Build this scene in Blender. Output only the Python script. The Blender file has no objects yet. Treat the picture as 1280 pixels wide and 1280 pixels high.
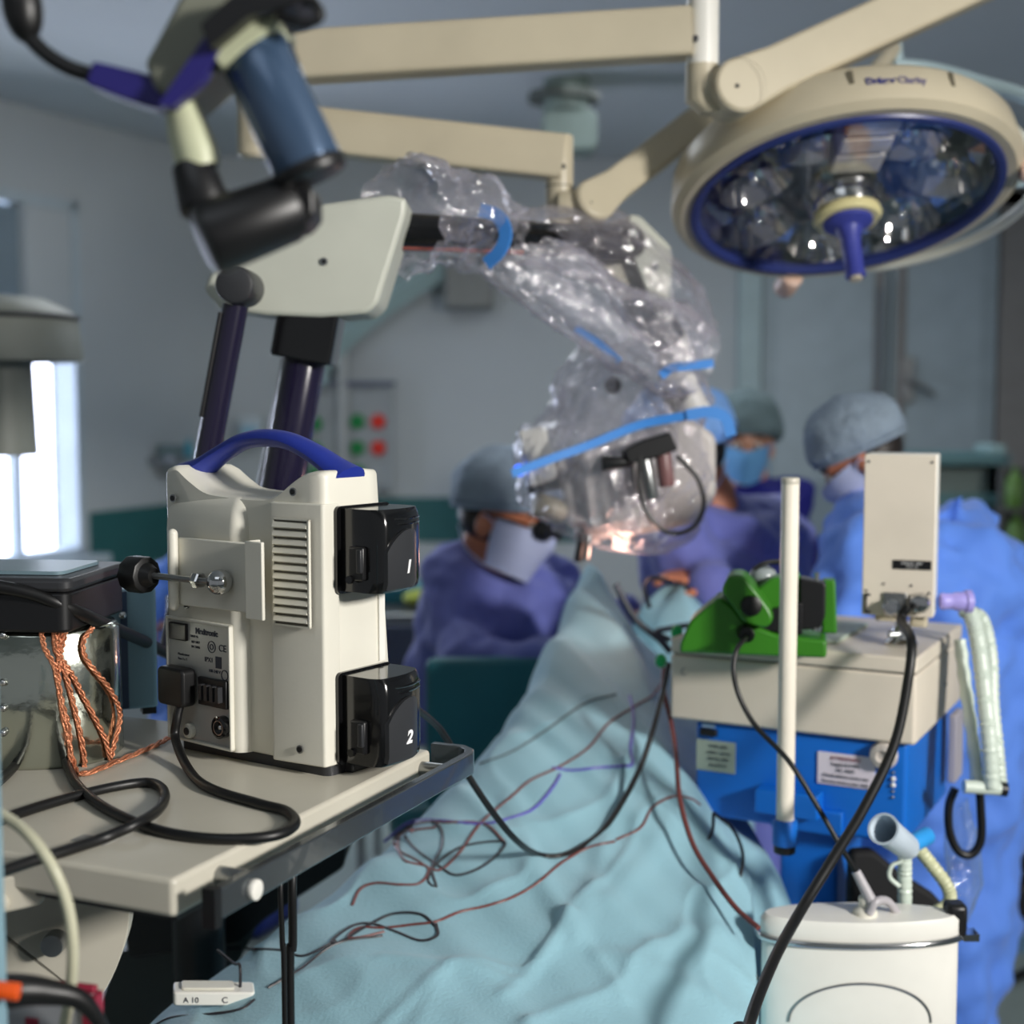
import bpy, bmesh, math, random
from mathutils import Vector, Matrix, noise
from mathutils.bvhtree import BVHTree
random.seed(7)
C = bpy.context.scene.collection
SC = bpy.context.scene
PI = math.pi
def V(*a): return Vector(a)
# ---------------------------------------------------------------- camera
F = 1750.0
PITCH = math.atan(140.0 / F)
CAM = V(0, 0, 1.65)
FW = V(0, math.cos(PITCH), -math.sin(PITCH)); UP = V(0, math.sin(PITCH), math.cos(PITCH))
def ray(px, py):
    return FW + V((px - 640) / F, 0, 0) + UP * ((640 - py) / F)
def P(px, py, Y):
    d = ray(px, py); return CAM + d * (Y / d.y)
def PZ(px, py, z):
    d = ray(px, py); return CAM + d * ((z - CAM.z) / d.z)
# ---------------------------------------------------------------- materials
def s2l(c):
    return tuple(((x / 255) / 12.92 if x / 255 <= 0.04045 else ((x / 255 + 0.055) / 1.055) ** 2.4) for x in c)
MATS = {}
def mat(name, rgb, rough=0.5, metal=0.0, bump=0.0, bscale=60, var=0.06, vscale=8, spec=0.5, coat=0.0, emit=None, estr=0, sheen=0):
    if name in MATS: return MATS[name]
    m = bpy.data.materials.new(name); m.use_nodes = True
    nt = m.node_tree; b = nt.nodes['Principled BSDF']
    c = s2l(rgb)
    tc = nt.nodes.new('ShaderNodeTexCoord')
    n = nt.nodes.new('ShaderNodeTexNoise'); n.inputs['Scale'].default_value = vscale; n.inputs['Detail'].default_value = 4
    r = nt.nodes.new('ShaderNodeValToRGB')
    r.color_ramp.elements[0].position = 0.3; r.color_ramp.elements[1].position = 0.7
    r.color_ramp.elements[0].color = tuple(max(0, x * (1 - var)) for x in c) + (1,)
    r.color_ramp.elements[1].color = tuple(min(1, x * (1 + var)) for x in c) + (1,)
    nt.links.new(tc.outputs['Object'], n.inputs['Vector']); nt.links.new(n.outputs['Fac'], r.inputs['Fac'])
    nt.links.new(r.outputs['Color'], b.inputs['Base Color'])
    b.inputs['Roughness'].default_value = rough; b.inputs['Metallic'].default_value = metal
    b.inputs['Specular IOR Level'].default_value = spec
    b.inputs['Coat Weight'].default_value = coat
    if sheen: b.inputs['Sheen Weight'].default_value = sheen
    if emit:
        b.inputs['Emission Color'].default_value = s2l(emit) + (1,); b.inputs['Emission Strength'].default_value = estr
    if bump:
        n2 = nt.nodes.new('ShaderNodeTexNoise'); n2.inputs['Scale'].default_value = bscale; n2.inputs['Detail'].default_value = 5
        bp = nt.nodes.new('ShaderNodeBump'); bp.inputs['Strength'].default_value = bump; bp.inputs['Distance'].default_value = 0.01
        nt.links.new(tc.outputs['Object'], n2.inputs['Vector']); nt.links.new(n2.outputs['Fac'], bp.inputs['Height'])
        nt.links.new(bp.outputs['Normal'], b.inputs['Normal'])
    MATS[name] = m
    return m
def film(name, opacity, rgb, rough=0.12, bump=0.5, bscale=25, diff=0.35, edge=0.42):
    """thin clear plastic: transparent mixed with a glossy and a little diffuse, stronger at grazing angles"""
    if name in MATS: return MATS[name]
    m = bpy.data.materials.new(name); m.use_nodes = True
    nt = m.node_tree; nt.nodes.clear()
    out = nt.nodes.new('ShaderNodeOutputMaterial'); mix = nt.nodes.new('ShaderNodeMixShader'); mix2 = nt.nodes.new('ShaderNodeMixShader')
    tr = nt.nodes.new('ShaderNodeBsdfTransparent'); tr.inputs[0].default_value = (0.97, 0.97, 0.98, 1)
    gl = nt.nodes.new('ShaderNodeBsdfGlossy'); gl.inputs['Roughness'].default_value = rough; gl.inputs['Color'].default_value = (1, 1, 1, 1)
    df = nt.nodes.new('ShaderNodeBsdfDiffuse'); df.inputs['Color'].default_value = s2l(rgb) + (1,)
    lw = nt.nodes.new('ShaderNodeLayerWeight'); lw.inputs['Blend'].default_value = 0.35
    mr = nt.nodes.new('ShaderNodeMapRange'); mr.inputs['To Min'].default_value = opacity; mr.inputs['To Max'].default_value = min(1, opacity + edge)
    n2 = nt.nodes.new('ShaderNodeTexNoise'); n2.inputs['Scale'].default_value = bscale; n2.inputs['Detail'].default_value = 4; n2.inputs['Distortion'].default_value = 1.2
    tc = nt.nodes.new('ShaderNodeTexCoord'); bp = nt.nodes.new('ShaderNodeBump'); bp.inputs['Strength'].default_value = bump; bp.inputs['Distance'].default_value = 0.02
    L = nt.links.new
    L(tc.outputs['Object'], n2.inputs['Vector']); L(n2.outputs['Fac'], bp.inputs['Height'])
    L(bp.outputs['Normal'], gl.inputs['Normal']); L(bp.outputs['Normal'], df.inputs['Normal'])
    L(lw.outputs['Facing'], mr.inputs['Value']); L(mr.outputs['Result'], mix.inputs[0])
    mix2.inputs[0].default_value = diff
    L(gl.outputs[0], mix2.inputs[1]); L(df.outputs[0], mix2.inputs[2])
    L(tr.outputs[0], mix.inputs[1]); L(mix2.outputs[0], mix.inputs[2]); L(mix.outputs[0], out.inputs[0])
    MATS[name] = m
    return m
cream = mat('cream plastic', (222, 219, 206), 0.42, bump=0.02, bscale=300)
creamd = mat('cream painted metal', (200, 195, 180), 0.4)
beige = mat('beige enamel', (192, 182, 158), 0.38)
white = mat('white enamel', (232, 230, 222), 0.35)
plate = mat('pale moulded cover', (192, 194, 182), 0.45)
black = mat('black plastic', (18, 18, 20), 0.4)
blackg = mat('glossy black plastic', (14, 14, 15), 0.16, coat=0.3)
charcoal = mat('charcoal plastic', (46, 47, 50), 0.4)
rubber = mat('black rubber', (13, 13, 14), 0.42)
violet = mat('dark violet lacquer', (26, 20, 46), 0.2, coat=0.5)
steelb = mat('blue grey lacquered tube', (70, 92, 120), 0.22, metal=0.35, coat=0.4)
bluep = mat('royal blue handle plastic', (34, 52, 150), 0.4)
chrome = mat('chrome', (205, 205, 205), 0.12, metal=1.0)
mirror = mat('crumpled mirror sheet', (200, 204, 192), 0.16, metal=1.0, bump=0.25, bscale=14)
reflm = mat('lamp reflector', (198, 196, 192), 0.07, metal=1.0, bump=0.12, bscale=9, var=0.15, vscale=11)
steel = mat('brushed steel', (150, 152, 152), 0.3, metal=0.9)
railm = mat('dark steel rail', (96, 102, 106), 0.25, metal=0.75, coat=0.4)
copper = mat('copper braid', (214, 142, 106), 0.36, metal=0.7, bump=0.4, bscale=300, var=0.25, vscale=200)
ventblue = mat('ventilator blue', (12, 104, 200), 0.4)
green = mat('leaf green plastic', (50, 118, 22), 0.4)
gown = mat('blue surgical gown', (98, 148, 246), 0.75, bump=0.25, bscale=20, sheen=0.2, var=0.05)
gownp = mat('violet blue surgical gown', (104, 112, 184), 0.75, bump=0.25, bscale=20, sheen=0.2)
navy = mat('navy scrubs', (24, 26, 128), 0.75, bump=0.2, bscale=25)
capm = mat('bouffant cap fabric', (136, 152, 168), 0.8, bump=0.6, bscale=60, var=0.12, vscale=30)
capd = mat('grey green bouffant cap fabric', (98, 118, 122), 0.8, bump=0.6, bscale=60, var=0.12, vscale=30)
capb = mat('light blue cap fabric', (120, 165, 225), 0.8, bump=0.6, bscale=60, var=0.2, vscale=22)
maskw = mat('pale mask fabric', (186, 194, 226), 0.8)
maskb = mat('blue mask fabric', (104, 164, 214), 0.8)
skin = mat('skin', (198, 146, 120), 0.5, var=0.08, vscale=20)
skind = mat('tanned skin', (196, 124, 92), 0.5, var=0.08, vscale=20)
hairm = mat('dark hair', (34, 26, 22), 0.5)
drapem = mat('teal drape cloth', (146, 190, 204), 0.72, bump=0.15, bscale=220, var=0.05, vscale=5, sheen=0.15)
tealm = mat('teal vinyl', (28, 102, 112), 0.5)
bluetape = mat('blue drape tape', (62, 136, 216), 0.45, emit=None)
redw = mat('red brown wire sheath', (112, 58, 54), 0.45)
darkw = mat('dark grey wire sheath', (42, 40, 46), 0.45)
purplew = mat('violet wire sheath', (92, 84, 176), 0.45)
hosem = mat('pale translucent hose', (206, 218, 206), 0.35)
creamw = mat('cream cable sheath', (198, 196, 170), 0.4)
# ---------------------------------------------------------------- frames and mesh builders
class Fr:
    def __init__(s, o, x=(1, 0, 0), y=(0, 1, 0), z=(0, 0, 1)):
        s.o = Vector(o); s.x = Vector(x).normalized(); s.y = Vector(y).normalized(); s.z = Vector(z).normalized()
    def __call__(s, a, b, c): return s.o + s.x * a + s.y * b + s.z * c
    def at(s, a, b, c): return Fr(s(a, b, c), s.x, s.y, s.z)
    def rot(s, axis, ang):
        m = Matrix.Rotation(ang, 3, getattr(s, axis)); return Fr(s.o, m @ s.x, m @ s.y, m @ s.z)
    def mat(s):
        return Matrix(((s.x.x, s.y.x, s.z.x, s.o.x), (s.x.y, s.y.y, s.z.y, s.o.y), (s.x.z, s.y.z, s.z.z, s.o.z), (0, 0, 0, 1)))
W = Fr((0, 0, 0))
def axis_frame(o, z, hint=None):
    z = Vector(z).normalized(); h = Vector(hint) if hint else (V(0, 0, 1) if abs(z.z) < 0.9 else V(1, 0, 0))
    x = h.cross(z).normalized(); return Fr(o, x, z.cross(x), z)
def BM(): return bmesh.new()
def faces(bm, rings, cap0=True, cap1=True, closed=True):
    n = len(rings[0])
    for a, b in zip(rings, rings[1:]):
        for i in range(n if closed else n - 1):
            j = (i + 1) % n
            try: bm.faces.new((a[i], a[j], b[j], b[i]))
            except ValueError: pass
    if cap0: bm.faces.new(rings[0])
    if cap1: bm.faces.new(rings[-1])
def loft(bm, rings, cap0=True, cap1=True, closed=True):
    rr = [[bm.verts.new(p) for p in r] for r in rings]
    faces(bm, rr, cap0, cap1, closed)
def box(bm, fr, lo, hi):
    r = lambda c: [fr(lo[0], lo[1], c), fr(hi[0], lo[1], c), fr(hi[0], hi[1], c), fr(lo[0], hi[1], c)]
    loft(bm, [r(lo[2]), r(hi[2])])
def prism(bm, fr, outline, c0, c1):
    loft(bm, [[fr(a, b, c0) for a, b in outline], [fr(a, b, c1) for a, b in outline]])
def rrect(x0, y0, x1, y1, r, n=5):
    out = []
    for cx, cy, a0 in ((x1 - r, y1 - r, 0), (x0 + r, y1 - r, 90), (x0 + r, y0 + r, 180), (x1 - r, y0 + r, 270)):
        for k in range(n + 1):
            a = math.radians(a0 + 90 * k / n); out.append((cx + r * math.cos(a), cy + r * math.sin(a)))
    return out
def rounded(pts, r, n=4):
    """round the corners of a polygon"""
    out = []; m = len(pts)
    for i in range(m):
        p = Vector(pts[i]); a = Vector(pts[i - 1]) - p; b = Vector(pts[(i + 1) % m]) - p
        rr = r[i] if isinstance(r, (list, tuple)) else r
        d = min(rr, a.length * 0.45, b.length * 0.45)
        A = p + a.normalized() * d; B = p + b.normalized() * d
        for k in range(n + 1):
            t = k / n; q = A * (1 - t) ** 2 + p * 2 * t * (1 - t) + B * t * t
            out.append((q.x, q.y))
    return out
def lathe(bm, fr, prof, seg=40, cap0=True, cap1=True, sx=1, sy=1):
    rings = []
    for r, h in prof:
        r = max(r, 1e-4)
        rings.append([fr(r * sx * math.cos(2 * PI * i / seg), r * sy * math.sin(2 * PI * i / seg), h) for i in range(seg)])
    loft(bm, rings, cap0, cap1)
def cyl(bm, p0, p1, r0, r1=None, seg=24):
    p0 = Vector(p0); p1 = Vector(p1); fr = axis_frame(p0, p1 - p0); L = (p1 - p0).length
    r1 = r0 if r1 is None else r1
    lathe(bm, fr, [(r0, 0), (r1, L)], seg)
def ccyl(bm, p0, p1, r, e, seg=28, r1=None):
    """cylinder with eased rims"""
    p0 = Vector(p0); p1 = Vector(p1); fr = axis_frame(p0, p1 - p0); L = (p1 - p0).length; r1 = r if r1 is None else r1
    lathe(bm, fr, [(r - e, 0), (r - e * .3, e * .3), (r, e), (r1, L - e), (r1 - e * .3, L - e * .3), (r1 - e, L)], seg)
def ball(bm, c, r, fr=None, nu=20, nv=12):
    fr = Fr(c, *( (fr.x, fr.y, fr.z) if fr else ((1, 0, 0), (0, 1, 0), (0, 0, 1)) ))
    r = (r, r, r) if not hasattr(r, '__len__') else r
    rings = []
    for j in range(nv + 1):
        t = -PI / 2 + PI * j / nv; cr = max(math.cos(t), 0.02)
        rings.append([fr(r[0] * cr * math.cos(2 * PI * i / nu), r[1] * cr * math.sin(2 * PI * i / nu), r[2] * math.sin(t)) for i in range(nu)])
    loft(bm, rings)
def capsule(bm, p0, p1, r0, r1=None, seg=14):
    p0 = Vector(p0); p1 = Vector(p1); r1 = r0 if r1 is None else r1
    fr = axis_frame(p0, p1 - p0); L = (p1 - p0).length; prof = []
    for k in range(6): t = -PI / 2 + PI / 2 * k / 5; prof.append((max(r0 * math.cos(t), 1e-3), r0 * math.sin(t)))
    for k in range(6): t = PI / 2 * k / 5; prof.append((max(r1 * math.cos(t), 1e-3), L + r1 * math.sin(t)))
    lathe(bm, fr, prof, seg)
def spline(pts, sub=8):
    pts = [Vector(p) for p in pts]; out = []
    if len(pts) < 3:
        return [pts[0].lerp(pts[-1], k / sub) for k in range(sub + 1)]
    q = [pts[0] * 2 - pts[1]] + pts + [pts[-1] * 2 - pts[-2]]
    for i in range(1, len(q) - 2):
        for k in range(sub):
            t = k / sub; a, b, c, d = q[i - 1], q[i], q[i + 1], q[i + 2]
            out.append(0.5 * ((2 * b) + (c - a) * t + (2 * a - 5 * b + 4 * c - d) * t * t + (3 * b - a - 3 * c + d) * t ** 3))
    out.append(pts[-1]); return out
def sweep(bm, path, prof_at, cap=True):
    """prof_at(i, n) -> list of (a, b) around the path"""
    n = len(path); prev = None; rings = []
    for i, p in enumerate(path):
        t = (path[min(i + 1, n - 1)] - path[max(i - 1, 0)])
        t = t.normalized() if t.length > 1e-9 else V(0, 0, 1)
        if prev is None:
            h = V(0, 0, 1) if abs(t.z) < 0.9 else V(1, 0, 0); x = h.cross(t).normalized()
        else:
            x = (prev - t * prev.dot(t)).normalized()
        prev = x; y = t.cross(x)
        rings.append([p + x * a + y * b for a, b in prof_at(i, n)])
    loft(bm, rings, cap, cap)
def tube(bm, pts, r, seg=10, sub=8, smooth=True):
    path = spline(pts, sub) if smooth else [Vector(p) for p in pts]
    rs = r if callable(r) else (lambda t: r)
    circ = [(math.cos(2 * PI * k / seg), math.sin(2 * PI * k / seg)) for k in range(seg)]
    sweep(bm, path, lambda i, n: [(rs(i / (n - 1)) * a, rs(i / (n - 1)) * b) for a, b in circ])
# ---------------------------------------------------------------- linking
ORG = {}
def obj(name, bm, m, parent=None, loc=None, bevel=0, seg=2, smooth=True, angle=38):
    """one mesh object; vertices are given in world space and stored relative to the thing's base"""
    o0 = ORG[parent.name] if parent else (Vector(loc) if loc else None)
    if o0 is None:
        lo = V(*[min(v.co[i] for v in bm.verts) for i in range(3)]); hi = V(*[max(v.co[i] for v in bm.verts) for i in range(3)])
        o0 = V((lo.x + hi.x) / 2, (lo.y + hi.y) / 2, lo.z)
    bmesh.ops.recalc_face_normals(bm, faces=bm.faces)
    bmesh.ops.translate(bm, verts=bm.verts, vec=-o0)
    me = bpy.data.meshes.new(name); bm.to_mesh(me); bm.free()
    if smooth:
        for p in me.polygons: p.use_smooth = True
        me.set_sharp_from_angle(angle=math.radians(angle))
    me.materials.append(m)
    o = bpy.data.objects.new(name, me); C.objects.link(o)
    if parent: o.parent = parent
    else: o.location = o0
    ORG[o.name] = o0
    if bevel:
        b = o.modifiers.new('edge', 'BEVEL'); b.width = bevel; b.segments = seg; b.limit_method = 'ANGLE'; b.angle_limit = math.radians(35); b.harden_normals = False
    return o
def tag(o, label, cat, group=None):
    o['label'] = label; o['category'] = cat
    if group: o['group'] = group
    return o
def thing(name, label, cat, loc, group=None):
    o = bpy.data.objects.new(name, None); C.objects.link(o); o.empty_display_size = 0.05
    o.location = Vector(loc); ORG[o.name] = Vector(loc); return tag(o, label, cat, group)
def single(name, bm, m, label, cat, group=None, **k): return tag(obj(name, bm, m, None, **k), label, cat, group)
def struct(name, bm, m, **k):
    o = obj(name, bm, m, None, **k); o['kind'] = 'structure'; return o
def text(s, fr, size, m, parent, name='lettering', shear=0.0, bold=0.0, sx=1.0):
    c = bpy.data.curves.new(name, 'FONT'); c.body = s; c.size = size; c.shear = shear; c.extrude = 0.0003; c.offset = bold; c.align_x = 'CENTER'; c.align_y = 'CENTER'
    c.materials.append(m); t = bpy.data.objects.new('type', c); C.objects.link(t)
    me = bpy.data.meshes.new_from_object(t.evaluated_get(bpy.context.evaluated_depsgraph_get())); bpy.data.objects.remove(t)
    me.materials.clear(); me.materials.append(m)
    M = fr.mat(); M.translation = fr.o - ORG[parent.name]; me.transform(M @ Matrix.Diagonal((sx, 1, 1, 1)))
    o = bpy.data.objects.new(name, me); C.objects.link(o); o.parent = parent; ORG[o.name] = ORG[parent.name]; return o
def onedge(name, bm, m, p, **k): return obj(name, bm, m, p, **k)
# ================================================================ the room
wallm = mat('grey blue wall paint', (180, 186, 188), 0.75, bump=0.04, bscale=90, var=0.05, vscale=1.2)
ceilm = mat('ceiling paint', (200, 204, 206), 0.8, var=0.05, vscale=0.8)
floorm = mat('grey green vinyl floor', (128, 140, 136), 0.35, var=0.12, vscale=2)
bandm = mat('dark teal wall guard', (34, 92, 92), 0.55)
frame_m = mat('white window frame', (176, 188, 194), 0.5)
glowm = mat('daylight sky beyond window', (235, 240, 255), 0.6, emit=(225, 232, 255), estr=7.0)
H = 2.9
LW0 = V(-2.16 - 0.436 * 4.2, 5.91 - 4.2, 0); LC = V(-1.53, 7.35, 0)      # left wall runs from near the viewer to the corner
ld = (LC - LW0).normalized(); ln = V(ld.y, -ld.x, 0)                       # along the wall, into the room
LF = Fr(LC, -ld, ln, (0, 0, 1))                                            # a = distance from the corner back to the viewer
def wpx(px):
    """distance along the left wall from the corner at a pixel column"""
    k = (px - 640) / F; d = V(k, 1, 0)
    # LC - ld*a = d*t
    den = (-ld.x) * d.y - (-ld.y) * d.x
    a = -(LC.x * d.y - LC.y * d.x) / den
    return a
def wz(px, py):
    a = wpx(px); Y = (LC - ld * a).y; return P(px, py, Y).z
wa0, wa1 = wpx(104), wpx(104) + 1.5
wz0 = wz(104, 692); wz1 = wz(20, 236)
bm = BM()
for lo, hi in (((-.1, -.12, 0), (wa0, 0, H)), ((wa1, -.12, 0), (6.6, 0, H)), ((wa0, -.12, 0), (wa1, 0, wz0)), ((wa0, -.12, wz1), (wa1, 0, H)), ((wa0, -.12, wz(60, 412)), (wpx(40), 0, wz1))):
    box(bm, LF, lo, hi)
struct('wall_left', bm, wallm)
bm = BM(); box(bm, W, (-1.75, 7.35, 0), (4.2, 7.5, H)); struct('wall_back', bm, wallm)
bm = BM(); box(bm, W, (3.1, -1.0, 0), (3.2, 7.5, H)); struct('wall_right', bm, wallm)
bm = BM(); box(bm, W, (-5.2, -3.2, -.1), (4.2, 7.5, 0)); struct('floor', bm, floorm)
bm = BM(); box(bm, W, (-5.2, -3.2, H), (4.2, 7.5, H + .1)); struct('ceiling', bm, ceilm)
# wall guards
bm = BM(); box(bm, LF, (0.0, 0, 0.86), (wa0 - .03, .012, 1.135)); struct('trim_1', bm, bandm)
bm = BM(); box(bm, W, (-1.5, 7.338, 0.905), (1.1, 7.35, 1.14)); struct('trim_2', bm, bandm)
# window on the left wall
wf = BM()
box(wf, LF, (wa0, -.11, wz0), (wa0 + .05, .01, wz1)); box(wf, LF, (wa1 - .05, -.11, wz0), (wa1, .01, wz1))
box(wf, LF, (wa0, -.11, wz1 - .05), (wa1, .01, wz1)); box(wf, LF, (wa0, -.11, wz0), (wa1, .01, wz0 + .03))
zt = wz(60, 395)
box(wf, LF, (wa0 + .05, -.1, zt - .03), (wa1 - .05, -.05, zt + .05))
box(wf, LF, (wa0 + .33, -.1, wz0), (wa0 + .37, -.05, wz1))
win = struct('window_1', wf, frame_m)
bm = BM(); box(bm, LF, (wa0 - .07, -.1, wz0 - .045), (wa1 + .07, .09, wz0 - .002)); struct('trim_3', bm, frame_m)
pane = film('window glass', 0.04, (220, 230, 240), 0.05, 0.0, edge=.1)
bm = BM(); box(bm, LF, (wa0 + .05, -.085, wz0 + .03), (wa1 - .05, -.08, wz1 - .05)); struct('window_2', bm, pane)
# roller blind over the upper half
blindm = mat('grey roller blind', (120, 136, 146), 0.8)
bl = thing('window_blind', 'grey blue roller blind pulled halfway down the tall window', 'blind', LF(wa0 + .7, -.04, zt))
bm = BM(); box(bm, LF, (wa0 + .06, -.046, zt), (wa1 - .06, -.042, wz1 - .06)); obj('blind_cloth', bm, blindm, bl)
bm = BM(); cyl(bm, LF(wa0 + .06, -.045, zt), LF(wa1 - .06, -.045, zt), .012); obj('bottom_bar', bm, frame_m, bl)
# daylight outside, a bright wall of overcast sky
bm = BM(); box(bm, LF, (wa0 - 1.2, -1.3, .3), (wa1 + 1.5, -1.25, 3.2)); o = struct('window_3', bm, glowm)
# double door in the back wall
dm = mat('pale grey door laminate', (158, 172, 178), 0.5)
drf = mat('warm grey door frame', (140, 136, 132), 0.55)
dx = lambda px: P(px, 500, 7.3).x
bm = BM()
box(bm, W, (dx(1246), 7.28, 0), (dx(1290), 7.36, 2.72)); box(bm, W, (dx(922), 7.28, 2.64), (dx(1290), 7.36, 2.74))
struct('trim_4', bm, drf)
bm = BM(); box(bm, W, (dx(922), 7.28, 0), (dx(950), 7.36, 2.64)); struct('trim_5', bm, mat('pale teal door jamb', (166, 186, 188), .5))
for i, (a, b) in enumerate(((952, 1108), (1112, 1244))):
    bm = BM(); box(bm, W, (dx(a), 7.30, .01), (dx(b), 7.345, 2.63)); d = struct(f'door_{i + 1}', bm, dm, bevel=.006)
    bm = BM(); box(bm, W, (dx(a) + .08, 7.294, .25), (dx(b) - .08, 7.30, 2.45)); obj('door_panel', bm, mat('door panel laminate', (166, 180, 186), .45), d)
    e = dx(b) - .05 if i == 0 else dx(a) + .05
    bm = BM(); box(bm, W, (e - .02, 7.288, .1), (e + .02, 7.30, 2.6)); obj('meeting_stile', bm, drf, d)
    if i == 1:
        h = P(1135, 475, 7.28); bm = BM(); box(bm, W, (h.x - .03, 7.27, h.z - .12), (h.x + .03, 7.289, h.z + .12)); hp = obj('handle_plate', bm, steel, d, bevel=.004)
        bm = BM(); tube(bm, [h, h + V(0, -.06, 0), h + V(.05, -.07, -.03), h + V(.12, -.07, -.08)], .014); obj('handle', bm, steel, hp)
# ================================================================ equipment cart with the pump console
SZ = 1.28
S0 = V(-.2617, 1.0565, 0); e1 = V(.398, .917, 0).normalized(); e2 = V(-e1.y, e1.x, 0)
SF = Fr((S0.x, S0.y, SZ), e1, e2, (0, 0, 1))
cart = thing('equipment_cart', 'cream metal equipment cart with a dark accessory rail along its edge', 'cart', (SF(.2, .25, 0).x, SF(.2, .25, 0).y, 0))
bm = BM(); prism(bm, SF, rrect(0, 0, .442, .80, .006), -.031, 0)
obj('tabletop', bm, creamd, cart, bevel=.004, seg=3)
bm = BM(); box(bm, SF, (.008, .004, -.036), (.43, .79, -.031)); obj('tray_lip', bm, charcoal, cart)
# accessory rail
bm = BM(); prism(bm, SF.at(0, -.036, 0), [(.006, 0), (.47, 0), (.485, .006), (.497, .022), (.497, .06), (.487, .06), (.487, .026), (.478, .014), (.466, .01), (.006, .01)], -.030, -.006)
rl = obj('accessory_rail', bm, railm, cart, bevel=.0015)
bm = BM(); box(bm, SF, (.000, -.038, -.034), (.009, -.026, -.003)); obj('rail_end_cap', bm, black, rl)
for x in (.06, .42):
    bm = BM(); cyl(bm, SF(x, -.03, -.016), SF(x, .012, -.016), .0085); obj('rail_spacer', bm, steel, rl)
    if x < .1:
        bm = BM(); ccyl(bm, SF(x - .006, -.041, -.02), SF(x - .006, -.035, -.02), .0085, .0015); obj('rail_button', bm, white, rl)
# post and foot
bm = BM(); box(bm, SF, (.10, .62, -SZ + .1), (.20, .74, -.034)); obj('post', bm, creamd, cart, bevel=.01)
bm = BM(); prism(bm, SF, rrect(-.12, .50, .36, .92, .06), -SZ + .06, -SZ + .11); obj('base', bm, creamd, cart, bevel=.01)
for x in (-.06, .30):
    for y in (.56, .86):
        bm = BM(); cyl(bm, SF(x, y - .02, -SZ + .035), SF(x, y + .02, -SZ + .035), .035); obj('castor', bm, rubber, cart)
# mark on the table top
bm = BM(); box(bm, SF, (.045, .105, 0), (.062, .14, .0006)); obj('sticker', bm, mat('worn grey sticker', (150, 150, 146), .6, var=.3, vscale=90), cart)
# ---- pump console
th = math.radians(34); DA = V(-math.cos(th), math.sin(th), 0); DB = V(math.sin(th), math.cos(th), 0)
D = Fr((-.180, 1.345, SZ), DA, DB, (0, 0, 1))
con = thing('pump_console', 'cream pump console with royal blue carry handle and two black pump heads', 'medical device', D(.11, .06, 0))
def taper(bm):
    for v in bm.verts:
        r = v.co - D.o; c = r.z; b = r.dot(D.y)
        if b > .04: v.co -= D.y * ((b - .04) * .35 * max(0, min(1, c / .3)))
        a = r.dot(D.x)
bm = BM()
top = rounded([(0, .010), (.224, .012), (.226, .298), (.212, .303), (.196, .292), (.168, .277), (.11, .273), (.066, .274), (.040, .292), (.024, .301), (.002, .302)], [.006, .008, .006, .01, .012, .02, .02, .02, .015, .01, .007], 5)
FP = Fr(D.o, D.x, D.z, D.y)
n = 7
rings = []
for k in range(n):
    b = [0, .003, .01, .04, .08, .105, .112][k]; ins = [.006, .002, 0, 0, 0, .002, .008][k]
    cx, cz = .11, .15
    rings.append([FP(a + (cx - a) * ins / .11, c + (cz - c) * ins / .15 * 0.7, b) for a, c in top])
loft(bm, rings); taper(bm)
body = obj('housing', bm, cream, con, angle=50)
# vent section panel
bm = BM(); prism(bm, D, rounded([(.0, .004), (.001, -.003), (.067, -.008), (.070, .02), (.0, .02)], [.002, .006, .004, .002, .002]), .0115, .270); obj('vent_panel', bm, cream, con, bevel=.002)
# projecting back section
outl = rounded([(.098, .03), (.103, -.004), (.112, -.013), (.222, -.003), (.224, .03)], [.002, .008, .012, .008, .002], 5)
bm = BM()
rings = []
for c, i in ((.0125, .03), (.016, .01), (.02, 0), (.235, 0), (.250, .03), (.262, .12), (.272, .3)):
    rings.append([D(a + (.16 - a) * i * .3, b + (.03 - b) * i, c) for a, b in outl])
loft(bm, rings); obj('back_section', bm, cream, con, angle=60)
# louvres
bm = BM(); box(bm, D, (.013, -.0100, .150), (.058, -.006, .254)); lv = obj('vent_grille', bm, mat('vent shadow gap', (96, 92, 82), .7), con)
bm = BM()
for k in range(12):
    c = .1525 + k * .0084
    bm2 = [(-.0098, c), (-.0135, c + .0015), (-.0118, c + .0062), (-.0098, c + .0066)]
    loft(bm, [[D(.0145, b + .001, cc) for b, cc in bm2], [D(.0575, b - .0005, cc) for b, cc in bm2]])
obj('louvres', bm, cream, lv, smooth=False)
bm = BM()
for lo, hi in (((.0115, .149), (.0595, .1505)), ((.0115, .2535), (.0595, .255)), ((.0575, .149), (.0595, .255)), ((.0115, .149), (.0135, .255))):
    box(bm, D, (lo[0], -.0115, lo[1]), (hi[0], -.0085, hi[1]))
obj('grille_frame', bm, cream, lv)
# screws
for a, b, c in ((.035, -.0065, .281), (.03, -.0065, .027), (.206, -.004, .268), (.186, -.0065, .158)):
    bm = BM(); cyl(bm, D(a, b, c), D(a, b - .0015, c), .0042); s = obj('screw', bm, steel, con)
    bm = BM(); cyl(bm, D(a, b - .0014, c), D(a, b - .0022, c), .0028); obj('screw_recess', bm, black, s)
# right side seam strip, base foot
bm = BM(); box(bm, D, (-.0012, .079, .105), (.003, .088, .178)); obj('side_strip', bm, white, con)
bm = BM(); prism(bm, D, rrect(.004, .006, .215, .116, .01), 0, .0125); obj('base_foot', bm, charcoal, con)
bm = BM(); box(bm, D, (-.006, .03, .0), (.05, .128, .010)); obj('base_plate', bm, charcoal, con, bevel=.002)
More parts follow.
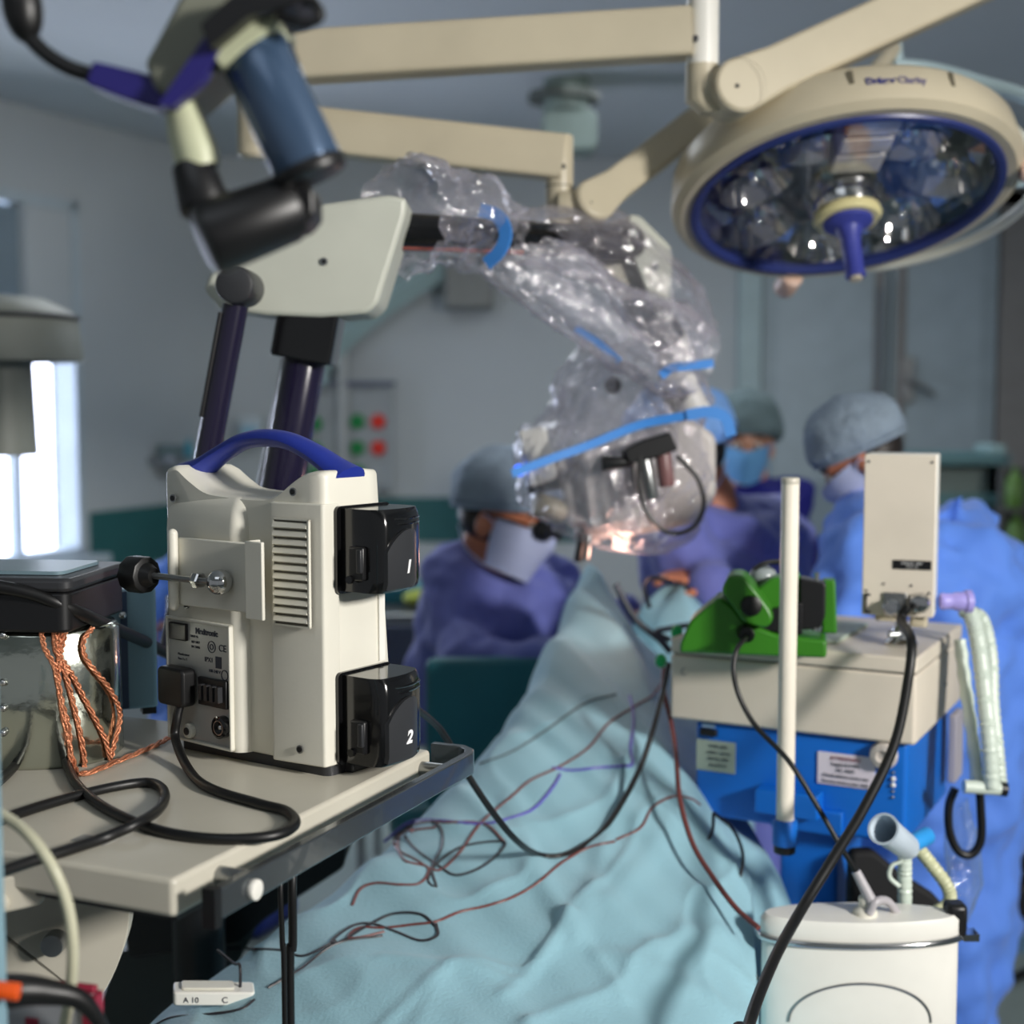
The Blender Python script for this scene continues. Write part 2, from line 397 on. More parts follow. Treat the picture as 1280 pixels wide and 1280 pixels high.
# handle
def hprof(i, n):
    t = i / (n - 1); w = .016 + .012 * abs(2 * t - 1) ** 2; h = .0092 + .005 * abs(2 * t - 1) ** 3
    return [(w * math.cos(q) * (1 if abs(math.cos(q)) < 1 else 1), h * math.sin(q)) for q in [2 * PI * k / 16 for k in range(16)]]
bm = BM()
sweep(bm, spline([D(a, .045, c) for a, c in ((.003, .292), (.022, .302), (.05, .316), (.085, .328), (.118, .331), (.15, .327), (.182, .313), (.206, .300), (.232, .290))], 8), hprof)
taper(bm)
obj('carry_handle', bm, bluep, con)
# pump heads
NR = -D.x
def pump(c0, c1, digit):
    hh = c1 - c0; G = Fr(D(0, .018, c0), NR, D.y, D.z)       # a = out of the side wall, b = away, c = up
    Lb = .072
    bm = BM(); prism(bm, Fr(G.o, G.y, G.z, G.x), rrect(-.006, -.003, Lb + .004, hh + .002, .006), 0, .004); ph = obj('pump_head', bm, blackg, con)
    # body: plan outline rounded at the far outer corner, extruded up
    plan = rounded([(0, 0), (.044, -.001), (.056, .004), (.060, Lb * .5), (.050, Lb * .95), (.03, Lb), (0, Lb)], [.001, .004, .006, .02, .02, .01, .001], 5)
    bm = BM(); rings = []
    for z, k in ((0, .90), (.004, .97), (.012, 1.0), (hh * .78, 1.0), (hh * .93, .97), (hh, .90)):
        rings.append([G(a * k, b * (1 if b < .02 else 1), z) for a, b in plan])
    loft(bm, rings); obj('pump_body', bm, blackg, ph, angle=45)
    # satin lid with an arched upper edge
    lid = []
    N = 14
    for side in range(1):
        pts = []
        for k in range(N + 1):
            t = k / N; b = .004 + (Lb - .012) * t
            a = .0592 + .003 * math.sin(PI * t) - .012 * max(0, t - .55) ** 1.5 / .3
            zt = hh * (.50 + .26 * math.sin(PI * min(1, t * .95 + .0)) ** .8)
            pts.append((a, b, zt))
    bm = BM(); rr = []
    for a, b, zt in pts:
        rr.append([G(a - .012, b, .006), G(a - .002, b, .004), G(a, b, .010), G(a, b, zt), G(a - .010, b, zt)])
    loft(bm, rr); obj('lid', bm, charcoal, ph, angle=50)
    # ribs on top edge
    for q in (.82, .88):
        bm = BM(); tube(bm, [G(.050 + .0085 * math.sin(PI * t / 6) , .004 + (Lb - .012) * t / 6, hh * q) for t in range(7)], .0012, 6, 3); obj('rib', bm, blackg, ph)
    # latch on the near side
    bm = BM(); box(bm, G, (.018, -.006, .012), (.036, .001, .045)); la = obj('latch', bm, black, ph, bevel=.002)
    bm = BM(); box(bm, G, (.030, -.009, .020), (.036, -.005, .043)); obj('latch_lever', bm, charcoal, la, bevel=.001)
    bm = BM(); cyl(bm, G(.021, -.005, .013), G(.021, -.009, .013), .004); obj('latch_pin', bm, blackg, la)
    text(digit, Fr(G(.0626, .031, hh * .30), G.y, G.z, G.y.cross(G.z)), .0175, mat('white print', (240, 240, 240), .5), ph, 'digit', shear=.25, bold=.0006, sx=1.0)
pump(.184, .265, '1'); pump(.014, .101, '2')
# clamp bracket
bm = BM()
box(bm, D, (.078, -.024, .160), (.180, -.020, .230)); cb = obj('clamp_bracket', bm, cream, con, bevel=.0015)
bm = BM(); capsule(bm, D(.180, -.030, .160), D(.180, -.030, .234), .0052); obj('clamp_jaw', bm, cream, cb, angle=60)
bm = BM(); box(bm, D, (.044, -.042, .158), (.067, -.038, .234)); box(bm, D, (.0645, -.040, .158), (.0675, -.022, .234)); box(bm, D, (.0645, -.024, .1605), (.08, -.0205, .2295)); obj('clamp_wing', bm, cream, cb, bevel=.001)
bm = BM(); box(bm, D, (.11, -.02, .166), (.17, -.004, .226)); obj('bracket_mount', bm, creamd, cb)
bm = BM(); cyl(bm, D(.118, -.036, .190), D(.222, -.036, .190), .0034); sc = obj('clamp_screw', bm, steel, cb)
bm = BM(); lathe(bm, axis_frame(D(.133, -.036, .190), D.x), [(.0075, 0), (.0085, .002), (.0085, .008), (.0075, .01)], 6); obj('nut', bm, chrome, sc, angle=20)
bm = BM(); ball(bm, D(.110, -.034, .190), (.013, .013, .013), D); obj('pressure_pad', bm, chrome, sc)
bm = BM(); ccyl(bm, D(.212, -.036, .190), D(.238, -.036, .190), .0195, .003, 10); kn = obj('clamp_knob', bm, rubber, sc)
bm = BM(); cyl(bm, D(.202, -.036, .190), D(.214, -.036, .190), .008, .014); obj('knob_collar', bm, rubber, kn)
# connector panel
G = Fr(D(.117, -.0135, .018), D.x, (D.x.cross(D.z)) * -1, D.z)
outw = Vector((D.x.y, -D.x.x, 0)); outw = outw if outw.y < 0 else -outw
tilt = math.atan2(.010, .11)
gx = (D(.222, -.003, 0) - D(.112, -.013, 0)).normalized(); gn = V(gx.y, -gx.x, 0); gn = gn if gn.y < 0 else -gn
G = Fr(D(.114, -.013, .014), gx, gn, D.z)                                # b = out of the back
lab = mat('silver label foil', (176, 176, 172), .4, metal=.2)
bm = BM()
for lo, hi in (((0, 0), (.104, .003)), ((0, .127), (.104, .130)), ((0, 0), (.003, .13)), ((.101, 0), (.104, .13))): box(bm, G, (lo[0], -.001, lo[1]), (hi[0], .0045, hi[1]))
cp = obj('connector_panel', bm, cream, con, bevel=.001)
bm = BM(); box(bm, G, (.003, -.001, .003), (.101, .001, .127)); obj('label_plate', bm, lab, cp)
ink = mat('printed ink', (40, 44, 60), .6)
LX = Fr(G.o, -G.x, G.z, G.y)                                              # text frame reads towards -x
def lt(s, x, z, size, **k): text(s, Fr(G(x, .0012, z), -G.x, G.z, G.y), size, ink, cp, **k)
lt('Medtronic', .040, .118, .0085, bold=.0003)
lt('CE', .015, .104, .010); lt('IPX1', .037, .090, .007); lt('100-240 V', .028, .079, .0045); lt('50/60 Hz', .060, .112, .0035)
lt('REF 1897', .058, .106, .0035); lt('SN 23006', .058, .101, .0035); lt('Fuse 2 x T', .08, .086, .0035); lt('Manufacturer', .078, .091, .0035)
def ring(x, z, r, w=.0008):
    bm = BM(); lathe(bm, Fr(G(x, .0012, z), G.x, G.z, G.y), [(r, 0), (r, .0005), (r - w, .0005), (r - w, 0)], 24, False, False); obj('certification_mark', bm, ink, cp)
ring(.032, .104, .0062); ring(.032, .104, .003); ring(.012, .077, .0055)
bm = BM(); box(bm, G, (.017, .001, .083), (.026, .0016, .095)); obj('symbol_box', bm, ink, cp)
bm = BM(); box(bm, G, (.070, .001, .106), (.098, .005, .124)); ps = obj('power_switch', bm, rubber, cp, bevel=.001)
bm = BM(); box(bm, G, (.005, .001, .043), (.050, .006, .072)); so = obj('mains_socket', bm, black, cp, bevel=.001)
for k in range(4):
    bm = BM(); box(bm, G, (.010 + k * .009, .006, .05), (.015 + k * .009, .012, .066)); obj('socket_tab', bm, charcoal, so)
bm = BM(); lathe(bm, Fr(G(.014, .001, .024), G.x, G.z, G.y), [(.0115, 0), (.0115, .008), (.009, .009), (.009, .003)], 28); dj = obj('round_socket', bm, blackg, cp)
bm = BM(); lathe(bm, Fr(G(.014, .004, .024), G.x, G.z, G.y), [(.0078, 0), (.0078, .0055), (.0066, .0055), (.0066, 0)], 28, False, False); obj('socket_ring', bm, steel, dj)
bm = BM(); ball(bm, G(.014, .006, .024), .0028); obj('socket_pin', bm, chrome, dj)
bm = BM(); ccyl(bm, G(.068, -.001, .012), G(.068, .007, .012), .008, .002); ec = obj('earth_stud', bm, cream, cp)
bm = BM(); cyl(bm, G(.068, .007, .012), G(.068, .008, .012), .004); obj('stud_hole', bm, charcoal, ec)
# mains plug and its cable
plug = thing('power_cable', 'thick black power cable looping across the cart top from the console', 'cable', SF(.1, .2, 0))
bm = BM(); prism(bm, Fr(G.o, G.x, G.z, G.y), rrect(.054, .040, .097, .080, .006), .004, .022); obj('plug', bm, rubber, plug, bevel=.003)
TR = .0047
t = lambda x, y: PZ(x, y, SZ + TR)
path = [G(.068, .014, .042), G(.069, .018, .028), G(.067, .022, .006), SF.o + (t(236, 962) - SF.o)] + [t(*q) for q in ((262, 985), (322, 1004), (358, 1014), (369, 1030), (345, 1044), (290, 1049), (232, 1045), (182, 1033), (132, 1010), (100, 985), (86, 962))]
path += [PZ(76, 936, SZ + .012), PZ(62, 917, SZ + .02), PZ(40, 928, SZ + .012), t(18, 958), t(-10, 985), t(-40, 1010), t(-150, 1050), t(-320, 1060)]
bm = BM(); tube(bm, path, TR, 12, 7); obj('cable', bm, rubber, plug)
bm = BM(); tube(bm, [t(*q) for q in ((-300, 1030), (-140, 1052), (-30, 1036), (20, 1018), (70, 1002), (130, 986), (180, 978), (201, 984), (206, 998))] + [PZ(196, 1014, SZ + .011), PZ(170, 1030, SZ + .012)] + [t(*q) for q in ((128, 1048), (80, 1064), (30, 1080), (-20, 1098))], TR, 12, 7)
single('cable', bm, rubber, 'black cable doubled back in a narrow loop crossing the power cable', 'cable')
# ---- shiny canister with black case on top
cc = SF(0, 0, 0); ccx = P(52, 960, 1.445)
can = thing('metal_canister', 'dented mirror finish metal canister bound with copper braid', 'canister', (ccx.x, 1.445, SZ))
bm = BM(); lathe(bm, Fr((ccx.x, 1.445, SZ)), [(.080, 0), (.084, .004), (.084, .135), (.08, .140)], 56, sy=.85)
for v in bm.verts: v.co += V(v.co.x - ccx.x, v.co.y - 1.445, 0).normalized() * .003 * noise.noise(v.co * 22)
obj('shell', bm, mirror, can, angle=60)
def canp(px, py, dr=.004):
    d = ray(px, py); o = CAM; rx, ry = .084 + dr, .084 * .85 + dr
    a = (d.x / rx) ** 2 + (d.y / ry) ** 2; ox, oy = (o.x - ccx.x) / rx, (o.y - 1.445) / ry
    b = 2 * (ox * d.x / rx + oy * d.y / ry); c = ox * ox + oy * oy - 1; dd = b * b - 4 * a * c
    tt = (-b - math.sqrt(max(dd, 0))) / (2 * a); return o + d * tt
for py in (794, 853, 885, 916):
    q = canp(4, py, .0); bm = BM(); ball(bm, q, .004); obj('rivet', bm, chrome, can)
def braid(name, pts, label, r=.0017):
    root = thing(name, label, 'wire', pts[0], 'copper braids around the canister')
    path = spline(pts, 10)
    for ph in (0, 2 * PI / 3, 4 * PI / 3):
        q = []
        for i, p in enumerate(path):
            a = ph + i * .55; q.append(p + V(math.cos(a), 0, math.sin(a)) * .0018)
        bm = BM(); tube(bm, q, r * .8, 7, 1, smooth=False); obj('strand', bm, copper, root)
braid('copper_braid', [canp(*q) for q in ((52, 790), (56, 810), (68, 832), (72, 850), (78, 880), (86, 910), (88, 945), (92, 964))], 'copper braid on the canister running straight down from its rim')
braid('copper_braid', [canp(*q) for q in ((76, 786), (73, 806), (76, 822), (84, 850), (92, 880), (100, 915), (106, 950), (104, 965))], 'copper braid on the canister fanning out below the first knot')
braid('copper_braid', [canp(*q) for q in ((68, 788), (70, 812), (80, 828), (92, 846), (104, 870), (120, 900), (132, 926), (138, 950))], 'copper braid on the canister slanting away from the knot')
braid('copper_braid', [canp(*q) for q in ((116, 785), (105, 800), (106, 820), (120, 840), (135, 858), (147, 880), (150, 900), (143, 930), (138, 952))], 'copper braid on the canister curving out over its shoulder')
braid('copper_braid', [canp(82, 790), canp(77, 812), canp(73, 830), canp(74, 860), canp(80, 900), canp(92, 952)] + [PZ(104, 967, SZ + .004), PZ(150, 950, SZ + .004), PZ(190, 933, SZ + .004), PZ(213, 921, SZ + .004)], 'copper braid whose loose end trails over the cart top')
cs = thing('black_case', 'flat black case lying on top of the metal canister', 'case', (ccx.x, 1.445, SZ + .141))
CB = Fr((ccx.x, 1.445, SZ + .141)).rot('z', math.radians(-6))
bm = BM(); prism(bm, CB, rrect(-.14, -.075, .066, .075, .012), 0, .040); obj('case_body', bm, black, cs, bevel=.003)
bm = BM(); prism(bm, CB, rrect(-.14, -.077, .069, .077, .012), .0405, .054); obj('case_lid', bm, charcoal, cs, bevel=.004)
bm = BM(); box(bm, CB, (-.09, -.0775, .012), (-.078, -.074, .034)); obj('latch', bm, steel, cs)
bm = BM(); prism(bm, CB, rrect(-.11, -.05, .05, .05, .01), .0545, .058); obj('lid_panel', bm, mat('pale teal lid inset', (116, 140, 150), .3), cs)
# pale blue case behind the canister
pb = thing('pale_blue_case', 'pale blue case standing behind the metal canister on the cart', 'case', (P(150, 900, 1.62).x, 1.62, SZ))
PB = Fr((P(166, 900, 1.62).x, 1.62, SZ)).rot('z', math.radians(22))
palebl = mat('pale blue enamel', (138, 172, 186), .4)
bm = BM(); prism(bm, PB, rrect(-.09, 0, .03, .09, .006), .008, .15); obj('case_shell', bm, palebl, pb, bevel=.003)
bm = BM(); box(bm, PB, (-.012, -.003, .01), (-.004, .0, .148)); obj('edge_strip', bm, mat('slate blue strip', (60, 80, 110), .4), pb)
for x in (-.07, .012): bm = BM(); box(bm, PB, (x, .004, 0), (x + .016, .03, .012)); obj('case_foot', bm, rubber, pb)
bm = BM(); ball(bm, P(153, 769, 1.61), .005); obj('case_stud', bm, chrome, pb)
# black strap
bm = BM(); tube(bm, [P(-20, 730, 1.36), P(40, 742, 1.365), P(90, 762, 1.38), P(135, 782, 1.45), P(170, 797, 1.58), P(200, 812, 1.68), P(230, 835, 1.72), P(240, 905, 1.74)], .0068, 10, 6)
single('black_hose', bm, rubber, 'thick black hose lying over the canister and running behind the console', 'hose')
# pale blue upright at the frame edge
up = thing('drip_stand', 'pale blue upright pole standing beside the cart', 'stand', (P(-20, 900, .92).x, .92, 0))
bm = BM(); prism(bm, Fr((P(-24, 900, .92).x, .92, .03)), rrect(-.008, -.012, .0085, .012, .003), 0, 1.44); obj('pole', bm, palebl, up)
bm = BM(); lathe(bm, Fr((P(-20, 900, .92).x, .92, 0)), [(.16, 0), (.16, .02), (.04, .035)], 32); obj('base', bm, steel, up)
# white cable in front
wb = PZ(90, 1280, .0).x
bm = BM(); tube(bm, [P(-40, 1000, 1.02), P(8, 1022, 1.0), P(40, 1048, .98), P(66, 1085, .97), P(84, 1130, .97), P(91, 1180, .97), P(88, 1240, .98), P(78, 1300, 1.0), P(70, 1400, 1.02), V(-.36, 1.02, .6), V(-.36, 1.02, .2), V(-.34, 1.0, .006)], .0042, 12, 6)
single('cream_cable', bm, creamw, 'cream cable hanging down in front of the cart corner', 'cable')
# cables hanging under the rail
bm = BM(); q = P(366, 1090, 1.27); tube(bm, [q + V(0, .05, .03), q, P(366, 1180, 1.27), P(363, 1280, 1.27), V(q.x, 1.27, .4), V(q.x + .05, 1.3, .007)], .0042, 10, 6)
single('hanging_cable', bm, rubber, 'thick black cable hanging straight down from below the rail', 'cable', 'cables hanging below the rail')
bm = BM(); q = P(351, 1098, 1.26); tube(bm, [q + V(0, .05, .03), q, P(353, 1180, 1.26), P(356, 1280, 1.26), V(q.x, 1.26, .4), V(q.x - .05, 1.28, .004)], .0026, 10, 6)
single('hanging_cable', bm, rubber, 'thin black cable hanging beside the thick one below the rail', 'cable', 'cables hanging below the rail')
# beige bracket and disc under the cart, red edged box
ba = thing('stand_bracket', 'beige support arm with a grey knob and round cover below the cart top', 'bracket', (P(60, 1250, 1.3).x, 1.3, 0))
bm = BM(); prism(bm, Fr(P(60, 1160, 1.24), (1, .12, 0), (0, 0, 1), (-.12, 1, 0)), rounded([(-.09, .05), (-.09, .03), (-.03, .065), (.07, .05), (.074, .0), (.055, -.055), (.02, -.1), (-.06, -.1), (-.09, -.03)], .025, 5), 0, .03); obj('round_cover', bm, creamd, ba, bevel=.004)
bm = BM(); q = P(72, 1174, 1.235); ccyl(bm, q, q + V(0, -.018, 0), .0105, .002); obj('cover_knob', bm, steel, ba)
bm = BM(); prism(bm, Fr(P(20, 1118, 1.12), (1, .1, .12), (0, 0, 1), (-.1, 1, 0)), rounded([(-.07, -.02), (.02, -.012), (.024, .0), (.022, .016), (-.07, .014)], .004), 0, .05); obj('support_arm', bm, creamd, ba, bevel=.002)
bm = BM(); q = P(0, 1128, 1.12); cyl(bm, q, q + V(0, -.012, 0), .008); obj('arm_bolt', bm, creamd, ba)
bm = BM(); q = P(60, 1180, 1.27); box(bm, Fr((q.x, 1.27, 0)), (-.03, .005, 0), (.03, .05, q.z)); obj('bracket_post', bm, creamd, ba, bevel=.006)
rb = thing('binder_board', 'grey board with dark red edging standing upright below the cart', 'board', (P(40, 1280, 1.02).x, 1.02, .0))
crim = mat('dark red edging', (140, 24, 52), .45); greyb = mat('grey box board', (150, 152, 156), .5)
q = P(120, 1232, 1.0); RB = Fr((q.x, 1.0, 0)).rot('z', math.radians(-14)); zt_ = q.z
bm = BM(); box(bm, RB, (-.3, -.001, .0), (-.002, .003, zt_ - .004)); obj('board_panel', bm, greyb, rb, bevel=.003)
bm = BM(); box(bm, RB, (-.3, -.003, zt_ - .006), (0, .004, zt_)); obj('top_edge', bm, crim, rb, bevel=.002)
bm = BM(); box(bm, RB, (-.010, -.003, 0), (.001, .008, zt_ - .007)); obj('corner_edge', bm, crim, rb)
bm = BM(); box(bm, RB, (-.058, -.003, 0), (-.048, .008, zt_ - .03)); obj('panel_edge', bm, crim, rb)
bk = thing('pedal_handle', 'black moulded handle with an orange tip lying against the red edged board', 'handle', P(40, 1270, .95))
bm = BM(); tube(bm, [P(-30, 1245, .93), P(20, 1238, .94), P(60, 1240, .95), P(100, 1250, .96), P(128, 1285, .97), P(140, 1330, .98)], lambda t: .014 - .009 * min(1, t * 1.3), 12, 6); obj('grip', bm, rubber, bk)
bm = BM(); ccyl(bm, P(-20, 1236, .91), P(24, 1240, .91), .006, .001); obj('tip', bm, mat('orange plastic', (226, 84, 14), .45), bk)
# ================================================================ surgical microscope on its stand
def pxprism(bm, pts, Y0, Y1, r=None, n=4, skew=0):
    """outline read at depth Y0 and given real thickness towards Y1"""
    pts = rounded(pts, r, n) if r else pts
    a = [P(x, y, Y0) for x, y in pts]; d = Y1 - Y0
    loft(bm, [a, [p + V(skew * d, d, 0) for p in a]])
mY = 1.92
msb = P(205, 900, 2.0)
ms = thing('surgical_microscope', 'tall surgical microscope on a floor stand, its head wrapped in clear film', 'microscope', (msb.x, 2.0, 0))
bm = BM(); prism(bm, Fr((msb.x + .1, 2.02, .06)), rrect(-.42, -.24, .02, .3, .08), 0, .12); obj('stand_base', bm, creamd, ms, bevel=.02)
for x in (-.26, .06):
    for y in (-.16, .24):
        bm = BM(); cyl(bm, (msb.x + x - .02, 2.0 + y, .04), (msb.x + x + .02, 2.0 + y, .04), .04); obj('castor', bm, rubber, ms)
piv = P(322, 745, 2.0)
bm = BM(); cyl(bm, (msb.x + .045, 2.0, .15), (msb.x + .045, 2.0, piv.z), .038); obj('stand_post', bm, black, ms)
bm = BM(); cyl(bm, (msb.x + .045, 2.0, piv.z), (piv.x + .02, 2.0, piv.z), .05); obj('pivot_housing', bm, black, ms)
bm = BM(); pxprism(bm, [(150, 1125), (330, 1050), (436, 1028), (430, 1085), (330, 1150), (300, 1180), (160, 1200)], 2.08, 2.2, 8); obj('control_housing', bm, black, ms, bevel=.006)
bm = BM(); pxprism(bm, [(150, 1190), (300, 1150), (330, 1140), (300, 1200), (215, 1300), (100, 1320)], 2.10, 2.24, 8); obj('lower_housing', bm, mat('dark green grey casing', (54, 60, 58), .5), ms, bevel=.006)
# lifting column, square collar, gas strut
c0 = P(330, 740, mY + .05); c1 = P(392, 385, mY + .05)
bm = BM(); ccyl(bm, c0, c1, .030, .004); obj('lifting_column', bm, violet, ms)
dcol = (c1 - c0).normalized()
CF = axis_frame(c1 - dcol * .075, dcol, (0, 1, 0))
bm = BM(); prism(bm, CF, rrect(-.042, -.046, .042, .046, .006), 0, .07); obj('column_collar', bm, blackg, ms, bevel=.003)
bm = BM(); tube(bm, [c0 + V(-.036, .01, 0), c1 + V(-.036, .01, -.04)], .006, 8, 4); obj('guide_rod', bm, steel, ms)
g0 = P(256, 590, mY - .1); g1 = P(299, 358, mY - .1)
bm = BM(); cyl(bm, g0.lerp(g1, -1.0), g0.lerp(g1, .9), .0165); gs = obj('gas_strut', bm, violet, ms)
bm = BM(); cyl(bm, g0.lerp(g1, .3) + V(-.016, -.008, 0), g0.lerp(g1, .86) + V(-.016, -.008, 0), .003); obj('strut_cable', bm, black, gs)
bm = BM(); ccyl(bm, g1 + V(0, -.035, 0), g1 + V(0, .05, 0), .0245, .005); obj('strut_knob', bm, charcoal, gs)
# joint cover
jp = [(254, 362), (262, 342), (300, 318), (345, 262), (392, 256), (440, 249), (484, 243), (508, 247), (507, 268), (472, 380), (458, 392), (400, 397), (330, 394), (275, 386)]
bm = BM(); pxprism(bm, jp, mY, mY + .14, 7, 4); jc = obj('joint_cover', bm, plate, ms, bevel=.008, seg=3)
q = P(405, 327, mY); bm = BM(); cyl(bm, q + V(0, .003, 0), q + V(0, -.003, 0), .0052); b_ = obj('cover_bolt', bm, steel, jc)
bm = BM(); cyl(bm, q + V(0, -.0029, 0), q + V(0, -.004, 0), .003); obj('bolt_recess', bm, black, b_)
# boom arm
b0 = P(470, 288, mY + .07); b1 = P(800, 304, 2.42)
bm = BM(); ccyl(bm, b0, b1, .027, .004); ar = obj('boom_arm', bm, blackg, ms)
bm = BM(); cyl(bm, b0 + V(0, -.012, -.02), b0.lerp(b1, .5) + V(0, -.014, -.022), .0065); obj('arm_hose', bm, mat('copper red hose', (150, 78, 66), .35), ar)
bm = BM(); ccyl(bm, P(735, 302, 2.31), P(792, 304, 2.38), .030, .004); obj('arm_sleeve', bm, black, ar)
# elbow
bm = BM(); pxprism(bm, [(786, 268), (800, 270), (839, 309), (840, 330), (835, 393), (826, 398), (812, 372), (792, 322)], 2.36, 2.38, 5); el = obj('elbow_cover', bm, plate, ms, bevel=.004)
bm = BM(); pxprism(bm, [(742, 282), (786, 270), (826, 305), (822, 380), (775, 372), (745, 330)], 2.39, 2.48, 8); obj('elbow_housing', bm, creamd, ms, bevel=.006)
q = P(819, 334, 2.36); bm = BM(); cyl(bm, q + V(0, .004, 0), q + V(0, -.003, 0), .006); obj('cover_bolt', bm, steel, el)
bm = BM(); ccyl(bm, P(790, 360, 2.42), P(838, 430, 2.44), .033, .006); obj('swivel_arm', bm, black, ms)
bm = BM(); capsule(bm, P(836, 425, 2.45), P(850, 500, 2.46), .034, .030); obj('head_carrier', bm, white, ms)
# microscope head
hy = 2.38
headm = mat('pale grey head casing', (196, 190, 186), .35)
bm = BM(); pxprism(bm, [(702, 600), (742, 560), (800, 540), (862, 522), (896, 545), (896, 620), (870, 655), (806, 668), (740, 676), (708, 655)], hy, hy + .15, 9, 5); hd = obj('head_casing', bm, headm, ms, bevel=.012, seg=3)
bm = BM(); pxprism(bm, [(724, 566), (790, 548), (800, 650), (738, 664)], hy - .03, hy + .01, 6); obj('optic_block', bm, headm, hd, bevel=.006)
bm = BM(); pxprism(bm, [(648, 540), (682, 532), (697, 598), (662, 610)], hy - .02, hy + .07, 5); eb = obj('eyepiece_block', bm, white, ms, bevel=.006)
bm = BM(); ccyl(bm, P(690, 582, hy + .03), P(740, 602, hy + .05), .033, .006); obj('binocular_tube', bm, headm, eb)
bm = BM(); ccyl(bm, P(660, 612, hy), P(700, 604, hy), .0085, .002); obj('eyecup', bm, black, eb)
bm = BM(); ccyl(bm, P(672, 606, hy + .05), P(712, 598, hy + .05), .0085, .002); obj('eyecup', bm, black, eb)
bm = BM(); ccyl(bm, P(668, 628, hy + .01), P(706, 642, hy + .02), .020, .004); obj('adjusting_knob', bm, beige, eb)
bm = BM(); ball(bm, P(649, 588, hy - .022), .010); obj('indicator_light', bm, mat('lit blue indicator', (30, 90, 255), .3, emit=(30, 100, 255), estr=2.5), eb)
bm = BM(); ccyl(bm, P(741, 636, hy + .05), P(733, 678, hy + .05), .024, .004); ob = obj('objective_lens', bm, headm, ms)
bm = BM(); ccyl(bm, P(728, 664, hy), P(722, 702, hy), .0075, .001); obj('focus_knob', bm, black, ob)
bm = BM(); ccyl(bm, P(736, 668, hy + .01), P(732, 700, hy + .01), .008, .001); obj('focus_stem', bm, steel, ob)
bm = BM(); ccyl(bm, P(752, 579, hy - .10), P(792, 577, hy - .10), .0125, .003, r1=.008); obj('hand_grip', bm, black, hd)
bm = BM(); pxprism(bm, [(780, 562), (804, 550), (838, 540), (848, 562), (816, 574), (786, 580)], hy - .115, hy - .05, 3); cm = obj('camera_adapter', bm, black, hd, bevel=.003)
bm = BM(); ccyl(bm, P(804, 566, hy - .10), P(816, 624, hy - .10), .011, .002); obj('adapter_tube', bm, steel, cm)
bm = BM(); ccyl(bm, P(828, 562, hy - .10), P(834, 608, hy - .10), .013, .002); obj('adapter_tube', bm, mat('dusky red grey casing', (120, 84, 84), .4), cm)
bm = BM(); tube(bm, [P(x, y, hy - .112) for x, y in ((800, 570), (799, 600), (806, 635), (825, 660), (848, 667), (870, 655), (880, 630), (873, 600), (858, 582), (846, 570))], .004, 8, 6); obj('camera_cable', bm, black, hd)
bm = BM(); ccyl(bm, P(766, 482, hy - .03), P(766, 482, hy + .05), .0145, .003); obj('lock_knob', bm, charcoal, ms)
bm = BM(); ccyl(bm, P(850, 472, hy), P(872, 520, hy), .025, .005); obj('light_guide', bm, white, ms)
bm = BM(); ccyl(bm, P(846, 488, hy - .03), P(858, 498, hy - .03), .011, .002); obj('guide_clamp', bm, charcoal, ms)
# ---- clear drape film over arm and head: a top-level cover hanging on the microscope
fm = film('clear drape film', 0.13, (222, 216, 230), .1, 1.0, 16, .45)
fm2 = film('clear drape film crumpled', 0.20, (226, 220, 234), .12, 1.0, 22, .5)
fc = thing('film_cover', 'crumpled clear plastic cover tied over the microscope arm and head', 'plastic cover', P(780, 690, 2.45))
def crumple(path, rad, seg=64, amp=.25, seed=0, fl=5, asp=1.0):
    bm = BM(); path = spline(path, 14)
    def prof(i, n):
        t = i / (n - 1); r = rad(t); out = []
        for k in range(seg):
            a = 2 * PI * k / seg
            nn = noise.noise(V(math.cos(a) * 1.6 + seed, math.sin(a) * 1.6, t * fl)) + .6 * noise.noise(V(math.cos(a) * 5 + seed, math.sin(a) * 5, t * fl * .7)) + .55 * (1 - abs(noise.noise(V(math.cos(a) * 7, math.sin(a) * 7 + seed, t * fl * 1.3)))) ** 5
            q = r * (1 + amp * nn); out.append((q * math.cos(a) * asp, q * math.sin(a)))
        return out
    sweep(bm, path, prof, cap=False); return bm
def ri(pts):
    def f(t):
        for (a, ra), (b, rb) in zip(pts, pts[1:]):
            if t <= b: k = (t - a) / (b - a); k = k * k * (3 - 2 * k); return ra + (rb - ra) * k
        return pts[-1][1]
    return f
obj('arm_sleeve', crumple([P(503, 270, 2.02), P(555, 268, 2.1), P(610, 285, 2.18), P(640, 300, 2.2)], ri([(0, .07), (.5, .065), (.85, .045), (1, .045)]), seed=1, amp=.3), fm, fc, angle=180)
obj('arm_sleeve', crumple([P(600, 300, 2.2), P(650, 330, 2.22), P(720, 370, 2.26), P(790, 410, 2.3), P(850, 440, 2.33), P(884, 452, 2.34)], ri([(0, .04), (.2, .045), (.45, .055), (.75, .07), (1, .045)]), seed=4, amp=.32, fl=4), fm2, fc, angle=180)
obj('arm_sleeve', crumple([P(640, 300, 2.24), P(700, 300, 2.3), P(770, 320, 2.36), P(820, 370, 2.38), P(868, 430, 2.4)], ri([(0, .04), (.4, .05), (.8, .06), (1, .04)]), seed=7, amp=.3, fl=4), fm, fc, angle=180)
obj('head_bag', crumple([P(845, 425, 2.4), P(820, 470, 2.42), P(792, 530, 2.44), P(772, 595, 2.44), P(768, 650, 2.44), P(762, 685, 2.44)], ri([(0, .04), (.22, .105), (.5, .148), (.8, .140), (.95, .10), (1, .05)]), seg=110, seed=11, amp=.17, fl=6, asp=1.0), fm, fc, angle=180)
